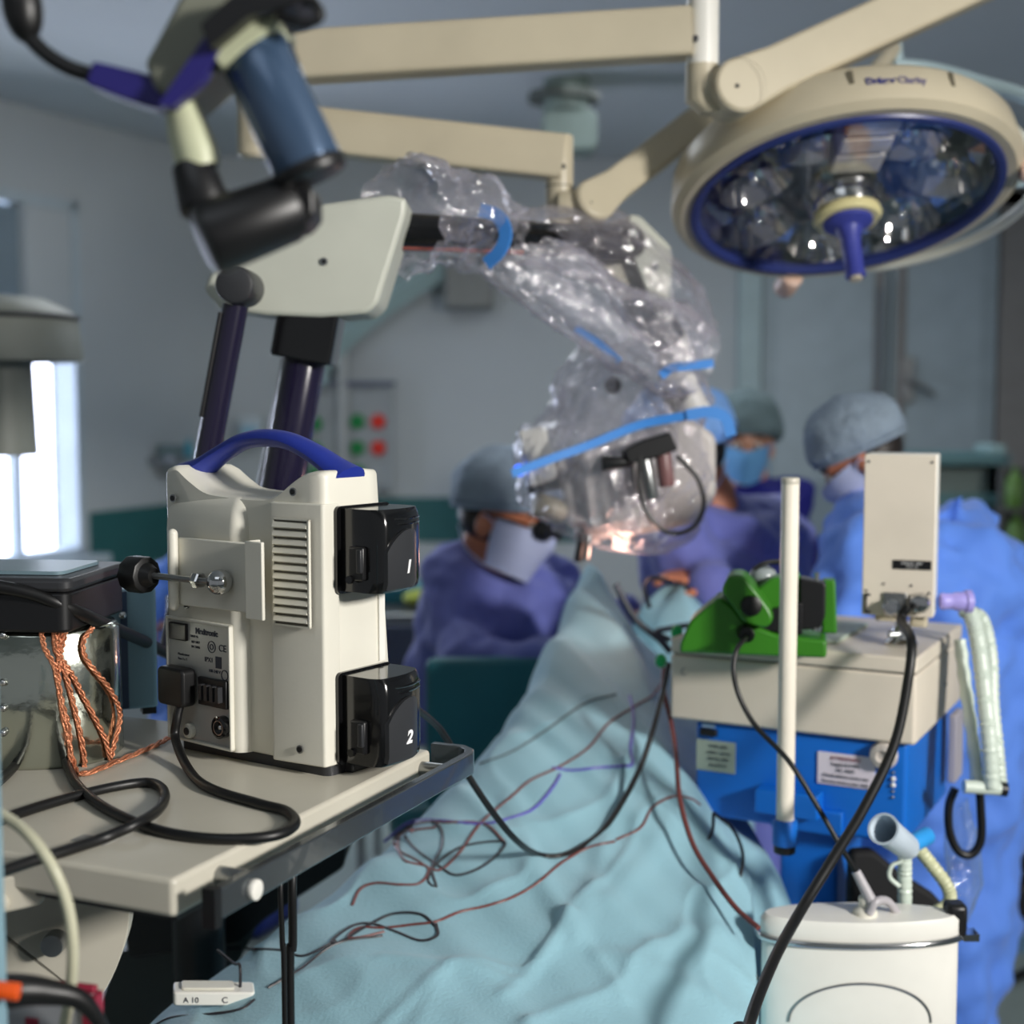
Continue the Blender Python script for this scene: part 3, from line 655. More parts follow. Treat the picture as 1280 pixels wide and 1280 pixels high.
obj('head_bag', crumple([P(740, 420, 2.42), P(745, 470, 2.42), P(755, 540, 2.42), P(730, 620, 2.42), P(720, 660, 2.42)], ri([(0, .02), (.3, .075), (.6, .13), (.9, .10), (1, .04)]), seg=90, seed=21, amp=.2, fl=5), fm, fc, angle=180)
def ribbon(pts, w, name='tape_band', th=.002):
    bm = BM(); path = spline(pts, 8)
    sweep(bm, path, lambda i, n: [(-th, -w), (th, -w), (th, w), (-th, w)]); obj(name, bm, bluetape, fc)
ribbon([P(600, 262, 2.1), P(622, 270, 2.09), P(632, 290, 2.08), P(626, 312, 2.08), P(608, 330, 2.09)], .010)
ribbon([P(x, y, 2.27 - .0002 * abs(x - 780)) for x, y in ((640, 592), (690, 573), (740, 555), (800, 531), (860, 519))], .007)
ribbon([P(x, y, 2.25) for x, y in ((858, 519), (885, 515), (906, 522), (914, 545))], .009)
ribbon([P(x, y, 2.3) for x, y in ((720, 410), (750, 430), (775, 452))], .0055)
ribbon([P(x, y, 2.26) for x, y in ((826, 470), (840, 460), (866, 457), (892, 454))], .007)
# ================================================================ articulated assistant scope at the upper edge, hanging from the ceiling
ay = .90
asx = thing('viewing_arm', 'dark viewing head with a blue grey tube and black grip hanging from above', 'viewing arm', P(290, -60, ay))
bm = BM(); ccyl(bm, P(305, 40, ay), P(388, 214, ay - .01), .0225, .002); t0 = obj('blue_tube', bm, steelb, asx)
bm = BM(); q0, q1 = P(384, 206, ay - .01), P(392, 224, ay - .01); ccyl(bm, q0, q1, .0235, .003); obj('tube_collar', bm, black, t0)
g = BM(); ccyl(g, P(252, 302, ay - .02), P(372, 256, ay), .0235, .007, r1=.0215); gr = obj('grip', g, black, asx)
g = BM(); pxprism(g, [(230, 268), (352, 214), (392, 236), (393, 268), (380, 284), (262, 322)], ay - .01, ay + .03, 6); obj('grip_shell', g, black, gr, bevel=.004)
g = BM(); ccyl(g, P(240, 205, ay + .005), P(258, 262, ay), .0135, .002, r1=.017); obj('grip_neck', g, black, gr)
olive = mat('greenish grey casing', (120, 122, 108), .45); pale2 = mat('pale green cream casing', (196, 200, 168), .45)
g = BM(); loft(g, [[axis_frame(P(x, y, ay + .005), P(255, 215, ay) - P(225, 130, ay))(r * math.cos(2 * PI * k / 20), r * math.sin(2 * PI * k / 20), 0) for k in range(20)] for x, y, r in ((222, 112, .009), (226, 130, .010), (236, 165, .0135), (246, 195, .0145), (250, 212, .0135))]); obj('pale_neck', g, pale2, asx)
g = BM(); pxprism(g, [(180, 78), (200, 40), (232, -20), (345, -20), (352, 28), (262, 96), (222, 130), (192, 110)], ay - .015, ay + .05, 8); hs = obj('upper_casing', g, olive, asx, bevel=.008)
g = BM(); pxprism(g, [(262, 68), (335, 6), (350, 28), (276, 84)], ay - .025, ay + .03, 4); obj('cream_rim', g, pale2, hs, bevel=.003)
g = BM(); pxprism(g, [(250, 30), (300, -15), (390, -20), (370, 4), (310, 20), (262, 60)], ay - .04, ay + .02, 4); obj('black_clamp', g, black, hs, bevel=.003)
vt = mat('dark violet tape', (32, 26, 104), .5)
g = BM(); pxprism(g, [(106, 104), (116, 76), (150, 84), (196, 96), (214, 130), (196, 136), (150, 122)], ay - .01, ay + .012, 4); obj('violet_tape', g, vt, asx, bevel=.002)
g = BM(); pxprism(g, [(196, 132), (262, 36), (286, 44), (252, 100), (214, 134)], ay - .026, ay - .012, 3); obj('violet_tape', g, vt, asx, bevel=.002)
g = BM(); tube(g, [P(112, 94, ay), P(84, 84, ay), P(56, 66, ay), P(34, 42, ay), P(26, 20, ay)], .0052, 10, 6); gn_ = obj('gooseneck', g, rubber, asx)
g = BM(); ball(g, P(28, 8, ay), (.0125, .0125, .023), axis_frame((0, 0, 0), V(-.12, 0, 1))); obj('microphone', g, rubber, gn_)
g = BM(); tube(g, [P(345, 20, ay - .03), P(378, 30, ay - .03), P(400, 22, ay - .03), P(392, 4, ay - .03), P(362, 2, ay - .03)], .003, 8, 6); obj('cable', g, rubber, asx)
g = BM(); tube(g, [P(348, 24, ay + .02), P(362, 60, ay + .02), P(380, 110, ay + .02), P(398, 160, ay + .02), P(404, 200, ay + .02), P(392, 224, ay + .02)], .0028, 8, 6); obj('cable', g, rubber, asx)
g = BM(); cyl(g, P(290, -15, ay + .02), V(P(290, -15, ay).x, ay + .02, H), .022); obj('ceiling_post', g, creamd, asx)
# ================================================================ surgical light
LC_ = P(1056, 249, 2.4)
N = V(.055, -.37, -.93).normalized()
z = -N; x = V(1, 0, 0) - z * z.x; x.normalize(); y = z.cross(x)
L = Fr(LC_, x, y, z); L.x = x * .955; L.y = y * .955; L.z = z * .955                       # a = right, b = far side, c = up behind the glass
colp = P(318, 190, 2.35)
sl = thing('surgical_light', 'large round surgical light with a blue rim on a cream ceiling arm', 'surgical light', (colp.x, 2.35, colp.z))
bm = BM(); lathe(bm, L, [(.268, -.004), (.290, -.006), (.304, .004), (.306, .016), (.299, .062), (.285, .078), (.20, .115), (.08, .14), (.0, .14)], 72, False); lathe(bm, L, [(.268, -.004), (.262, .015)], 72, False, False); hb = obj('lamp_housing', bm, beige, sl, angle=40)
bm = BM(); lathe(bm, L, [(.274, -.005), (.272, -.010), (.262, -.011), (.256, -.004), (.256, .01), (.274, .004)], 72, False, False); obj('blue_rim', bm, mat('blue lamp rim', (40, 52, 112), .35), hb)
bm = BM(); pr = [(.258, .006), (.245, .045), (.2, .064), (.15, .078), (.09, .088), (.03, .092)]; lathe(bm, L, pr, 28, False, True); obj('reflector', bm, reflm, hb, smooth=False)
for k in range(7):
    a = math.radians(-90 + 25.7 + 51.43 * k); bm = BM()
    o_ = L(.168 * math.cos(a), .168 * math.sin(a), .012); ax_ = (L(.02 * math.cos(a), .02 * math.sin(a), .10) - L(0, 0, 0))
    lathe(bm, axis_frame(o_, ax_), [(.064, -.002), (.061, .004), (.055, .02), (.043, .038), (.026, .052), (.01, .058)], 32, False, True); cu = obj('reflector_cup', bm, reflm, hb)
    bm = BM(); q0_ = o_ + ax_.normalized() * .050; q1_ = o_ + ax_.normalized() * .012; cyl(bm, q0_, q1_, .011, .009, 16); ball(bm, q1_, .009); obj('bulb', bm, mat('bulb glass', (235, 235, 230), .06, metal=.85), cu)
bm = BM(); lathe(bm, L, [(.07, .09), (.07, .0), (.06, -.028), (.05, -.03)], 40); hub = obj('hub', bm, chrome, hb)
bm = BM(); lathe(bm, L, [(.040, -.028), (.058, -.028), (.060, -.036), (.054, -.044), (.04, -.044)], 40, False, False); obj('hub_ring', bm, mat('pale yellow ring', (222, 212, 158), .4), hub)
bm = BM(); lathe(bm, L, [(.045, -.03), (.043, -.05), (.024, -.06), (.0175, -.08), (.0165, -.135), (.018, -.15), (.016, -.153)], 32); hh_ = obj('sterile_handle', bm, mat('blue light handle', (58, 66, 150), .4), hub)
bm = BM(); lathe(bm, L, [(.011, -.153), (.011, -.158), (.006, -.159)], 24); obj('handle_tip', bm, beige, hh_)
bm = BM()
for i, (b0_, b1_, c_) in enumerate(((-.242, -.197, .002), (-.187, -.142, .004), (-.132, -.075, .006))): box(bm, L, (-.045, b0_, c_), (.042, b1_, c_ + .05))
obj('bulb_carrier', bm, mat('pale ribbed carrier', (206, 200, 186), .4, var=.2, vscale=40), hb, bevel=.004)
bm = BM(); box(bm, L, (-.03, -.245, .012), (.027, -.07, .03)); obj('carrier_bracket', bm, chrome, hb)
bm = BM(); lathe(bm, L, [(.257, -.002), (.257, .001)], 64); obj('cover_glass', bm, film('lamp cover glass', .05, (210, 220, 230), .04, .05, 6, .05, .08), hb)
# printed side band
bp_ = lambda ang, c_, dr=.0012: L((.3035 - .1 * (c_ - .02) + dr) * math.sin(ang), -(.3035 - .1 * (c_ - .02) + dr) * math.cos(ang), c_)
def rimtext(s, ang, size, m):
    o = bp_(ang, .036, .002); tx = (L.x * math.cos(ang) + L.y * math.sin(ang)); up_ = (L.z).normalized()
    text(s, Fr(o, tx, up_, tx.cross(up_)), size, m, hb, bold=.0005)
navyink = mat('navy print', (40, 44, 116), .5)
rimtext('Dräger', math.radians(-1.5), .0155, navyink); rimtext('Clarity', math.radians(8), .0165, mat('grey violet print', (110, 104, 130), .5))
for a in (-10, 22):
    bm = BM(); r_ = math.radians(a); o = bp_(r_, .042, .0); tx = L.x * math.cos(r_) + L.y * math.sin(r_); F_ = Fr(o, tx, L.z, tx.cross(L.z)); box(bm, F_, (-.004, -.02, -.001), (.004, .018, .0015))
    obj('band_groove', bm, mat('dark olive groove', (92, 86, 70), .5), hb)
for k, a in enumerate((187, 76)):
    r_ = math.radians(a); c = L(.305 * math.sin(r_), -.305 * math.cos(r_), .0); d = (L.x * math.sin(r_) - L.y * math.cos(r_))
    bm = BM(); ccyl(bm, c - d * .01, c + d * .05, .021, .005); obj('rim_knob', bm, mat('pinkish cream knob', (214, 180, 160), .4), hb)
bm = BM(); rr0 = lambda a: .318 + .055 * math.sin(math.radians((a - 70) / 100 * 180))
pts = [L(rr0(a) * math.sin(math.radians(a)), -rr0(a) * math.cos(math.radians(a)), .02) for a in range(70, 172, 6)]
pts = [L(.29 * math.sin(math.radians(60)), -.29 * math.cos(math.radians(60)), .04)] + pts + [L(.29 * math.sin(math.radians(182)), -.29 * math.cos(math.radians(182)), .03)]
tube(bm, pts, .010, 10, 3); obj('rim_rail', bm, mat('pale grey rail', (186, 188, 178), .35), hb)
# yoke on the back
bm = BM(); tube(bm, [P(1116, 20, 2.75), P(1117, 60, 2.75), P(1119, 84, 2.75)], .0165, 14, 5); obj('yoke_post', bm, mat('pale teal enamel', (176, 198, 204), .4), sl)
bm = BM(); tube(bm, [P(1117, 82, 2.74), P(1160, 86, 2.74), P(1220, 102, 2.7), P(1300, 132, 2.6), P(1330, 200, 2.5), L(.36, .02, .04), L(.30, .02, .03)], .014, 14, 6); obj('yoke_arm', bm, mat('pale teal enamel', (176, 198, 204), .4), sl)
bm = BM(); tube(bm, [L(0, .0, .13), L(.03, .05, .2), P(1117, 60, 2.75)], .016, 12, 6); obj('yoke_stem', bm, beige, sl)
# lower beam and spring arm
def beam(pa, pb, h, w, name, par, r=.008):
    d = (pb - pa).normalized(); F_ = axis_frame(pa, d, (0, 1, 0)); 
    # F_.x is roughly vertical or horizontal; make explicit
    side = d.cross(V(0, 0, 1)).normalized(); upv = side.cross(d).normalized(); F_ = Fr(pa, side, upv, d)
    bm = BM(); prism(bm, F_, rrect(-w / 2, -h / 2, w / 2, h / 2, r), 0, (pb - pa).length); return obj(name, bm, beige, par)
bY = 2.35
lb = beam(P(318, 156, bY), P(703, 198, bY), .073, .06, 'lower_beam', sl)
bm = BM(); cyl(bm, P(318, 198, bY), V(P(318, 198, bY).x, bY, H), .021); obj('ceiling_column', bm, beige, sl)
bm = BM(); ccyl(bm, P(318, 196, bY), P(318, 120, bY), .028, .003); obj('column_hub', bm, beige, sl)
bm = BM(); q0, q1 = P(699, 290, bY), P(699, 169, bY); ccyl(bm, V(q0.x, bY, q0.z), V(q0.x, bY, q1.z), .023, .004); jt = obj('beam_joint', bm, beige, sl)
bm = BM(); q = P(704, 208, bY - .024); cyl(bm, q + V(0, .006, 0), q + V(0, -.002, 0), .004); obj('joint_screw', bm, charcoal, jt)
bm = BM(); q = P(699, 234, bY); lathe(bm, Fr((q.x, bY, q.z)), [(.0234, 0), (.0234, .002)], 28, False, False); obj('joint_seam', bm, mat('seam shadow', (96, 90, 78), .6), jt)
def springarm(pa, pb, r0, name, par, Yw=.05, r1=None):
    """flat-sided arm with a round disc end at pa running to pb"""
    d = (pb - pa); Ln = d.length; d.normalize(); n = V(0, 1, 0); n = (n - d * n.dot(d)).normalized(); uu = n.cross(d); r1 = r1 or r0 * .9
    out = [(r0 * math.cos(t), r0 * math.sin(t)) for t in [PI / 2 + PI * k / 16 for k in range(17)]] + [(r0 * 1.6, -r1), (Ln, -r1), (Ln, r1), (r0 * 1.6, r1)]
    bm = BM(); prism(bm, Fr(pa, d, uu, n), out, -Yw / 2, Yw / 2); return obj(name, bm, beige, par, bevel=.006)
a0 = P(736, 258, bY - .01)
bm = BM(); ccyl(bm, P(712, 258, bY - .01) + V(-.02, 0, 0), a0, .027, .004); obj('elbow', bm, beige, sl)
sa = springarm(a0, P(890, 140, 2.55), .036, 'spring_arm', sl, .06, .027)
bm = BM(); q = a0 + V(0, -.032, 0); cyl(bm, q + V(0, .01, 0), q + V(0, -.003, 0), .004); obj('disc_screw', bm, charcoal, sa)
bm = BM(); capsule(bm, P(880, 148, 2.54), L(-.05, .02, .13), .028); obj('lamp_stem', bm, beige, sl)
# second arm, the one whose lamp is out of the picture
uY = 2.2
ul = thing('lamp_arm', 'upper cream lamp arm with elbow disc crossing above the blue rimmed light', 'lamp arm', (P(324, 60, uY).x, uY, P(324, 60, uY).z))
beam(P(330, 75, uY), P(862, 42, uY), .074, .06, 'upper_beam', ul)
bm = BM(); cyl(bm, P(324, 110, uY), V(P(324, 110, uY).x, uY, H), .024); obj('ceiling_column', bm, beige, ul)
q0 = P(878, 82, uY)
bm = BM(); cyl(bm, V(q0.x, uY, q0.z), V(q0.x, uY, q0.z + .22), .0245); vp = obj('vertical_joint', bm, white, ul)
bm = BM(); q = P(869, 48, uY - .0245); cyl(bm, q + V(0, .006, 0), q + V(0, -.002, 0), .0048); obj('joint_screw', bm, charcoal, vp)
bm = BM(); loft(bm, [[V(q0.x + .026 * math.cos(t) + sx_, uY + .026 * math.sin(t), zz) for t in [2 * PI * k / 24 for k in range(24)]] for zz, sx_ in ((q0.z, 0), (q0.z - .055, 0), (q0.z - .073, .022))]); obj('elbow_socket', bm, beige, ul)
d0 = P(917, 114, uY - .01)
bm = BM(); ccyl(bm, P(880, 108, uY), d0, .03, .004); obj('elbow', bm, beige, ul)
sp = springarm(d0, P(1265, -45, 2.32), .042, 'spring_arm', ul, .07, .036)
bm = BM(); q = d0 + V(0, -.036, 0); cyl(bm, q + V(0, .01, 0), q + V(0, -.003, 0), .003); obj('disc_screw', bm, charcoal, sp)
bm = BM(); lathe(bm, axis_frame(d0 + V(0, -.034, 0), V(0, -1, 0)), [(.043, 0), (.043, .0015)], 32, False, False); obj('disc_seam', bm, mat('seam shadow', (96, 90, 78), .6), sp)
# ================================================================ ventilator on the right
tv = math.radians(28)
VA = V(-math.cos(tv), math.sin(tv), 0); VB = V(math.sin(tv), math.cos(tv), 0)
VZ = 1.174
VF = Fr((.556, 1.90, VZ), VA, VB, (0, 0, 1))
vn = thing('ventilator', 'breathing machine with a cream top housing over a bright blue body', 'ventilator', (VF(.18, .17, 0).x, VF(.18, .17, 0).y, 0))
hc = mat('warm cream housing', (216, 206, 190), .42)
bm = BM(); prism(bm, VF, rrect(0, 0, .362, .337, .006), 0, .098); top_h = obj('top_housing', bm, hc, vn, bevel=.004)
bm = BM(); prism(bm, VF, rrect(0, 0, .362, .337, .006), .0995, .122); obj('top_lid', bm, hc, top_h, bevel=.003)
bm = BM(); prism(bm, VF, rrect(.003, .003, .359, .334, .006), .097, .100); obj('lid_seam', bm, charcoal, top_h)
bm = BM(); box(bm, VF, (.128, .06, .122), (.30, .25, .127)); obj('document_tray', bm, mat('pale green card', (176, 190, 176), .5), top_h, bevel=.001)
bm = BM(); tube(bm, [VF(.338, -.002, .078), VF(.342, -.0025, .076), VF(.342, -.0025, .07), VF(.336, -.002, .069)], .0008, 6, 4); obj('small_hook', bm, steel, top_h)
bm = BM(); prism(bm, VF, rrect(.012, .012, .325, .3, .008), -.145, -.002); bb = obj('blue_body', bm, ventblue, vn, bevel=.005)
bm = BM(); box(bm, VF, (.10, .004, -.145), (.205, .02, -.11)); obj('lower_ledge', bm, ventblue, bb, bevel=.002)
bm = BM(); prism(bm, VF, rrect(.118, .05, .205, .2, .008), -.9, -.14); obj('blue_column', bm, ventblue, vn, bevel=.004)
bm = BM(); prism(bm, VF, rrect(-.34, -.16, .12, .36, .05), -VZ + .05, -VZ + .1); obj('base', bm, ventblue, vn, bevel=.01)
bm = BM(); box(bm, VF, (.06, .08, -1.1), (.2, .17, -.88)); obj('column_foot', bm, ventblue, vn)
for x_ in (-.28, .06):
    for y_ in (-.02, .36): bm = BM(); cyl(bm, VF(x_, y_ - .02, -VZ + .035), VF(x_, y_ + .02, -VZ + .035), .035); obj('castor', bm, rubber, vn)
# shelf that carries the canister
bm = BM(); prism(bm, Fr((0.435, 1.74, .60)), rrect(-.17, -.1, .17, .16, .02), -.03, 0); obj('canister_shelf', bm, ventblue, vn, bevel=.004)
# labels on the blue body
bf = VF.at(0, .0115, 0)
TFv = lambda a, c, d=.0: Fr(VF(a, .0105 - d, c), -VA, (0, 0, 1), (-VA).cross(V(0, 0, 1)))
bm = BM(); box(bm, VF, (.262, .0095, -.075), (.322, .012, -.029)); sp1 = obj('rating_plate', bm, mat('green grey plate', (146, 160, 148), .5), bb)
for i, s in enumerate(('TYPE 2250', '~220 V  50 Hz', '150 VA  IP21', 'No 07714')): text(s, TFv(.288, -.037 - i * .0095, .0022), .0065, ink, sp1)
bm = BM(); box(bm, VF, (.290, .004, -.022), (.316, .013, -.012)); obj('fuse_slot', bm, black, bb, bevel=.001)
bm = BM(); box(bm, VF, (.294, .0095, -.010), (.314, .012, -.004)); obj('small_plate', bm, mat('steel blue plate', (120, 150, 180), .5), bb)
bm = BM(); box(bm, VF, (.056, .0095, -.072), (.138, .0118, -.026)); sp2 = obj('notice_label', bm, mat('pinkish white paper', (222, 214, 224), .6), bb)
rin = mat('dusky red print', (150, 90, 96), .6)
for i, s in enumerate(('ATTENTION!', 'Supply 0,4 MPa', 'O2  N2O', 'Check before every use', 'Service once a year only')): text(s, TFv(.098, -.033 - i * .0085, .0020), .0068 if i else .0075, rin if i == 0 else ink, sp2)
bm = BM(); lathe(bm, axis_frame(VF(.044, .012, -.02), -VB), [(.019, 0), (.020, .006), (.017, .014), (.009, .016), (.007, .012)], 22, False); obj('gas_valve', bm, mat('worn pale knob', (196, 188, 180), .5, var=.3, vscale=120), bb)
for i in range(5):
    bm = BM(); ball(bm, VF(.031, .011, -.044 - i * .0088), .0022 + .0014 * (i in (1, 2))); obj('rivet', bm, white if i in (1, 2) else steel, bb)
bm = BM(); lathe(bm, axis_frame(VF(-.001, .20, .05), -VA), [(.003, 0), (.003, .002)], 12); obj('side_screw', bm, steel, top_h)
# rod in its blue clamp
rod = P(981, 1040, 1.84)
bm = BM(); cyl(bm, (rod.x, 1.84, P(981, 1026, 1.84).z), (rod.x, 1.84, P(981, 602, 1.84).z), .0118); rd = obj('upright_rod', bm, mat('ivory rod', (236, 228, 212), .35), vn)
bm = BM(); ccyl(bm, (rod.x, 1.84, P(981, 606, 1.84).z), (rod.x, 1.84, P(981, 597, 1.84).z), .0122, .002); obj('rod_cap', bm, creamd, rd)
bm = BM(); ccyl(bm, (rod.x, 1.84, P(985, 1066, 1.84).z), (rod.x, 1.84, P(981, 1054, 1.84).z), .0145, .002); obj('rod_foot', bm, rubber, rd)
zc = P(981, 1024, 1.84).z; zd = P(981, 1056, 1.84).z
bm = BM(); box(bm, VF.at(0, 0, -VZ), (.13, -.02, zd), (.222, .10, zc)); rc_ = obj('rod_clamp', bm, ventblue, vn, bevel=.002)
bm = BM(); ccyl(bm, (rod.x, 1.84, zd), (rod.x, 1.84, zc), .0165, .002); obj('clamp_collar', bm, ventblue, rc_)
# white instrument box on a metal stem
ib = thing('monitor_unit', 'upright cream instrument box on a chrome stem on top of the ventilator', 'monitor', VF(.05, .10, .122))
by = 2.0
q00 = P(1077, 768, by); q11 = P(1171, 568, by); IB = Fr((q00.x, by, q00.z), (.94, -.342, 0), (.342, .94, 0), (0, 0, 1)); wI = (q11.x - q00.x) * .96; hI = q11.z - q00.z
bm = BM(); prism(bm, Fr(IB.o, IB.x, IB.z, IB.y), rrect(0, 0, wI, hI, .002), .0, .003); fp = obj('front_plate', bm, mat('warm cream panel', (222, 212, 196), .45), ib, bevel=.001)
bm = BM(); box(bm, IB, (.001, .003, .001), (wI + .001, .07, hI + .001)); obj('box_shell', bm, white, ib, bevel=.002)
for a, c in ((.006, hI - .01), (wI - .006, hI - .01), (.006, .035), (wI - .006, .035), (.03, .046), (.068, .045)): bm = BM(); cyl(bm, IB(a, .001, c), IB(a, -.0015, c), .0017); obj('screw', bm, charcoal, fp)
bm = BM(); box(bm, IB, (.042, -.0012, .068), (.095, .001, .081)); np_ = obj('name_plate', bm, blackg, fp)
wi = mat('white print', (240, 240, 240), .5)
text('MODULE  UNIT', Fr(IB(.0685, -.0016, .0765), IB.x, IB.z, -IB.y), .0042, wi, np_); text('12 V 1 A', Fr(IB(.0685, -.0016, .0715), IB.x, IB.z, -IB.y), .0042, wi, np_)
bm = BM()
for lo, hi in (((.004, .004), (.007, .03)), ((.004, .028), (.012, .031)), ((.004, .003), (.012, .006))): box(bm, IB, (lo[0], -.003, lo[1]), (hi[0], 0, hi[1]))
obj('side_clip', bm, charcoal, fp)
bm = BM(); box(bm, IB, (.030, -.004, .006), (.062, 0, .034)); cpt = obj('socket_plate', bm, steel, fp, bevel=.001)
bm = BM(); lathe(bm, axis_frame(IB(.042, -.004, .014), -IB.y), [(.013, 0), (.013, .012), (.009, .016), (.006, .016), (.006, .004)], 26, False); obj('metal_connector', bm, chrome, cpt)
bm = BM(); lathe(bm, axis_frame(IB(.080, 0, .021), -IB.y), [(.015, 0), (.015, .008), (.012, .014), (.004, .016)], 26, False); obj('round_plug', bm, chrome, fp)
bm = BM(); prism(bm, IB, rrect(.018, .01, .048, .05, .005), -.010, .001); obj('foot', bm, beige, ib, bevel=.002)
bm = BM(); prism(bm, IB, rrect(.066, .01, .090, .05, .005), -.016, .001); obj('foot', bm, beige, ib, bevel=.002)
st = IB(.053, .03, -.0); zt2 = VZ + .122
bm = BM(); cyl(bm, (st.x, st.y, zt2 + .02), (st.x, st.y, st.z + .001), .0085); stm = obj('chrome_stem', bm, chrome, ib)
bm = BM(); lathe(bm, Fr((st.x, st.y, zt2)), [(.024, 0), (.024, .004), (.014, .010), (.012, .024), (.0085, .026)], 28); obj('stem_foot', bm, chrome, stm)
bm = BM(); cyl(bm, (st.x - .02, st.y - .01, zt2 + .016), (st.x + .016, st.y - .004, zt2 + .018), .005); obj('stem_screw', bm, steel, stm)
# lavender connector and the pale hoses
lav = mat('lavender connector', (166, 156, 226), .4)
c0_ = IB(wI + .008, .03, .02)
hs1 = thing('breathing_hose', 'pale corrugated breathing hose hanging in a bundle beside the cream box', 'hose', P(1235, 985, 1.95))
bm = BM(); lathe(bm, axis_frame(c0_, V(1, 0, 0)), [(.011, 0), (.0125, .004), (.0115, .008), (.0115, .018), (.0135, .022), (.0135, .034), (.0165, .036), (.0165, .044), (.012, .046)], 28); obj('hose_connector', bm, lav, hs1)
def corr(pts, r, n_w=60, name='hose', m=hosem, par=hs1, seg=14, sub=14):
    bm = BM(); tube(bm, pts, lambda t: r * (1 + .09 * math.sin(t * n_w * 2 * PI)), seg, sub); return obj(name, bm, m, par)
corr([P(1205, 762, 2.03), P(1214, 770, 2.02), P(1222, 800, 2.0), P(1230, 860, 1.98), P(1236, 920, 1.96), P(1240, 985, 1.95)], .0115, 40)
corr([P(1214, 766, 2.04), P(1228, 776, 2.04), P(1238, 820, 2.02), P(1240, 880, 2.0), P(1246, 940, 1.98), P(1250, 985, 1.97)], .0105, 40)
corr([P(1200, 800, 2.05), P(1206, 850, 2.03), P(1214, 910, 2.0), P(1222, 985, 1.97)], .009, 36)
bm = BM(); cyl(bm, P(1205, 983, 1.955), P(1250, 986, 1.955), .0095); bs = obj('hose_end', bm, hosem, hs1)
bm = BM(); cyl(bm, P(1250, 986, 1.955), P(1258, 987, 1.955), .010); obj('end_cap', bm, rubber, bs)
# black strap loop and clear bag
bm = BM(); pts = [P(x_, y_, 2.0) for x_, y_ in ((1218, 920), (1222, 960), (1226, 1010), (1226, 1050), (1214, 1068), (1198, 1064), (1187, 1040), (1186, 1008), (1194, 985))]; tube(bm, pts, .0062, 10, 6)
sl2 = tag(obj('strap_loop', bm, rubber, None), 'black rubber loop hanging beside the blue ventilator body', 'strap')
bm = BM(); crb = crumple([P(1196, 1000, 2.05), P(1202, 1050, 2.05), P(1206, 1110, 2.05), P(1200, 1150, 2.05)], ri([(0, .015), (.5, .025), (1, .012)]), seed=31, amp=.2, seg=30); bm.free()
tag(obj('clear_tubing_bag', crb, film('clear tubing film', .15, (180, 205, 225), .1, .6, 30, .4), None, angle=180), 'clear plastic bag hanging at the side of the ventilator', 'plastic bag')
bm = BM(); tube(bm, [P(x_, y_, 2.04) for x_, y_ in ((1192, 930), (1196, 900), (1190, 880))] , .004, 8, 5); bm.free()
# grey side bracket
bm = BM(); prism(bm, VF, [(-.012, .24), (0, .24), (0, .30), (-.012, .30)], -.11, -.005); obj('side_bracket', bm, mat('lavender grey bracket', (170, 166, 176), .45), vn, bevel=.002)
# mask port: pale cup on a blue elbow, pale hoses behind the canister
mp = thing('breathing_circuit', 'pale cup and cream elbow hose standing on top of the white canister', 'hose', P(1120, 1150, 1.80))
cpm = mat('pale translucent cup', (206, 220, 232), .35)
cA = P(1104, 1036, 1.72); cB = P(1138, 1062, 1.78)
bm = BM(); lathe(bm, axis_frame(cB, cA - cB), [(.012, 0), (.0165, .012), (.0185, (cA - cB).length * .8), (.0205, (cA - cB).length), (.0175, (cA - cB).length), (.015, .02)], 30, True, True); obj('cup', bm, cpm, mp)
bm = BM(); ccyl(bm, P(1134, 1058, 1.79), P(1160, 1044, 1.82), .012, .002); obj('blue_elbow', bm, mat('sky blue connector', (46, 150, 224), .4), mp)
corr([P(1131, 1062, 1.80), P(1131, 1100, 1.80), P(1131, 1150, 1.80)], .0092, 16, 'straight_hose', hosem, mp)
corr([P(1146, 1058, 1.83), P(1162, 1078, 1.83), P(1184, 1108, 1.83), P(1186, 1128, 1.83), P(1166, 1142, 1.82), P(1145, 1148, 1.81)], .0088, 26, 'bent_hose', mat('cream ribbed hose', (206, 208, 170), .4), mp)
bm = BM(); tube(bm, [P(1128, 1076, 1.79), P(1115, 1082, 1.79), P(1112, 1096, 1.79), P(1124, 1108, 1.79)], .003, 8, 6); obj('thin_tube', bm, hosem, mp)
bm = BM(); tube(bm, [P(1086, 1142, 1.73), P(1094, 1128, 1.73), P(1108, 1126, 1.74), P(1120, 1140, 1.75), P(1124, 1154, 1.76)], .0055, 10, 6); obj('grey_tube', bm, mat('grey silicone tube', (176, 172, 176), .4), mp)
# black wedge bag behind
bm = BM(); prism(bm, Fr(P(1065, 1150, 1.95), (1, 0, 0), (0, 0, 1), (0, 1, 0)), rounded([(-.005, -.25), (-.003, .098), (.03, .10), (.07, .065), (.125, .03), (.14, -.0), (.14, -.25)], .01), 0, .03)
tag(obj('black_pouch', bm, mat('black fabric', (16, 16, 18), .8), None, bevel=.006), 'black wedge shaped pouch hanging behind the pale hoses', 'pouch')
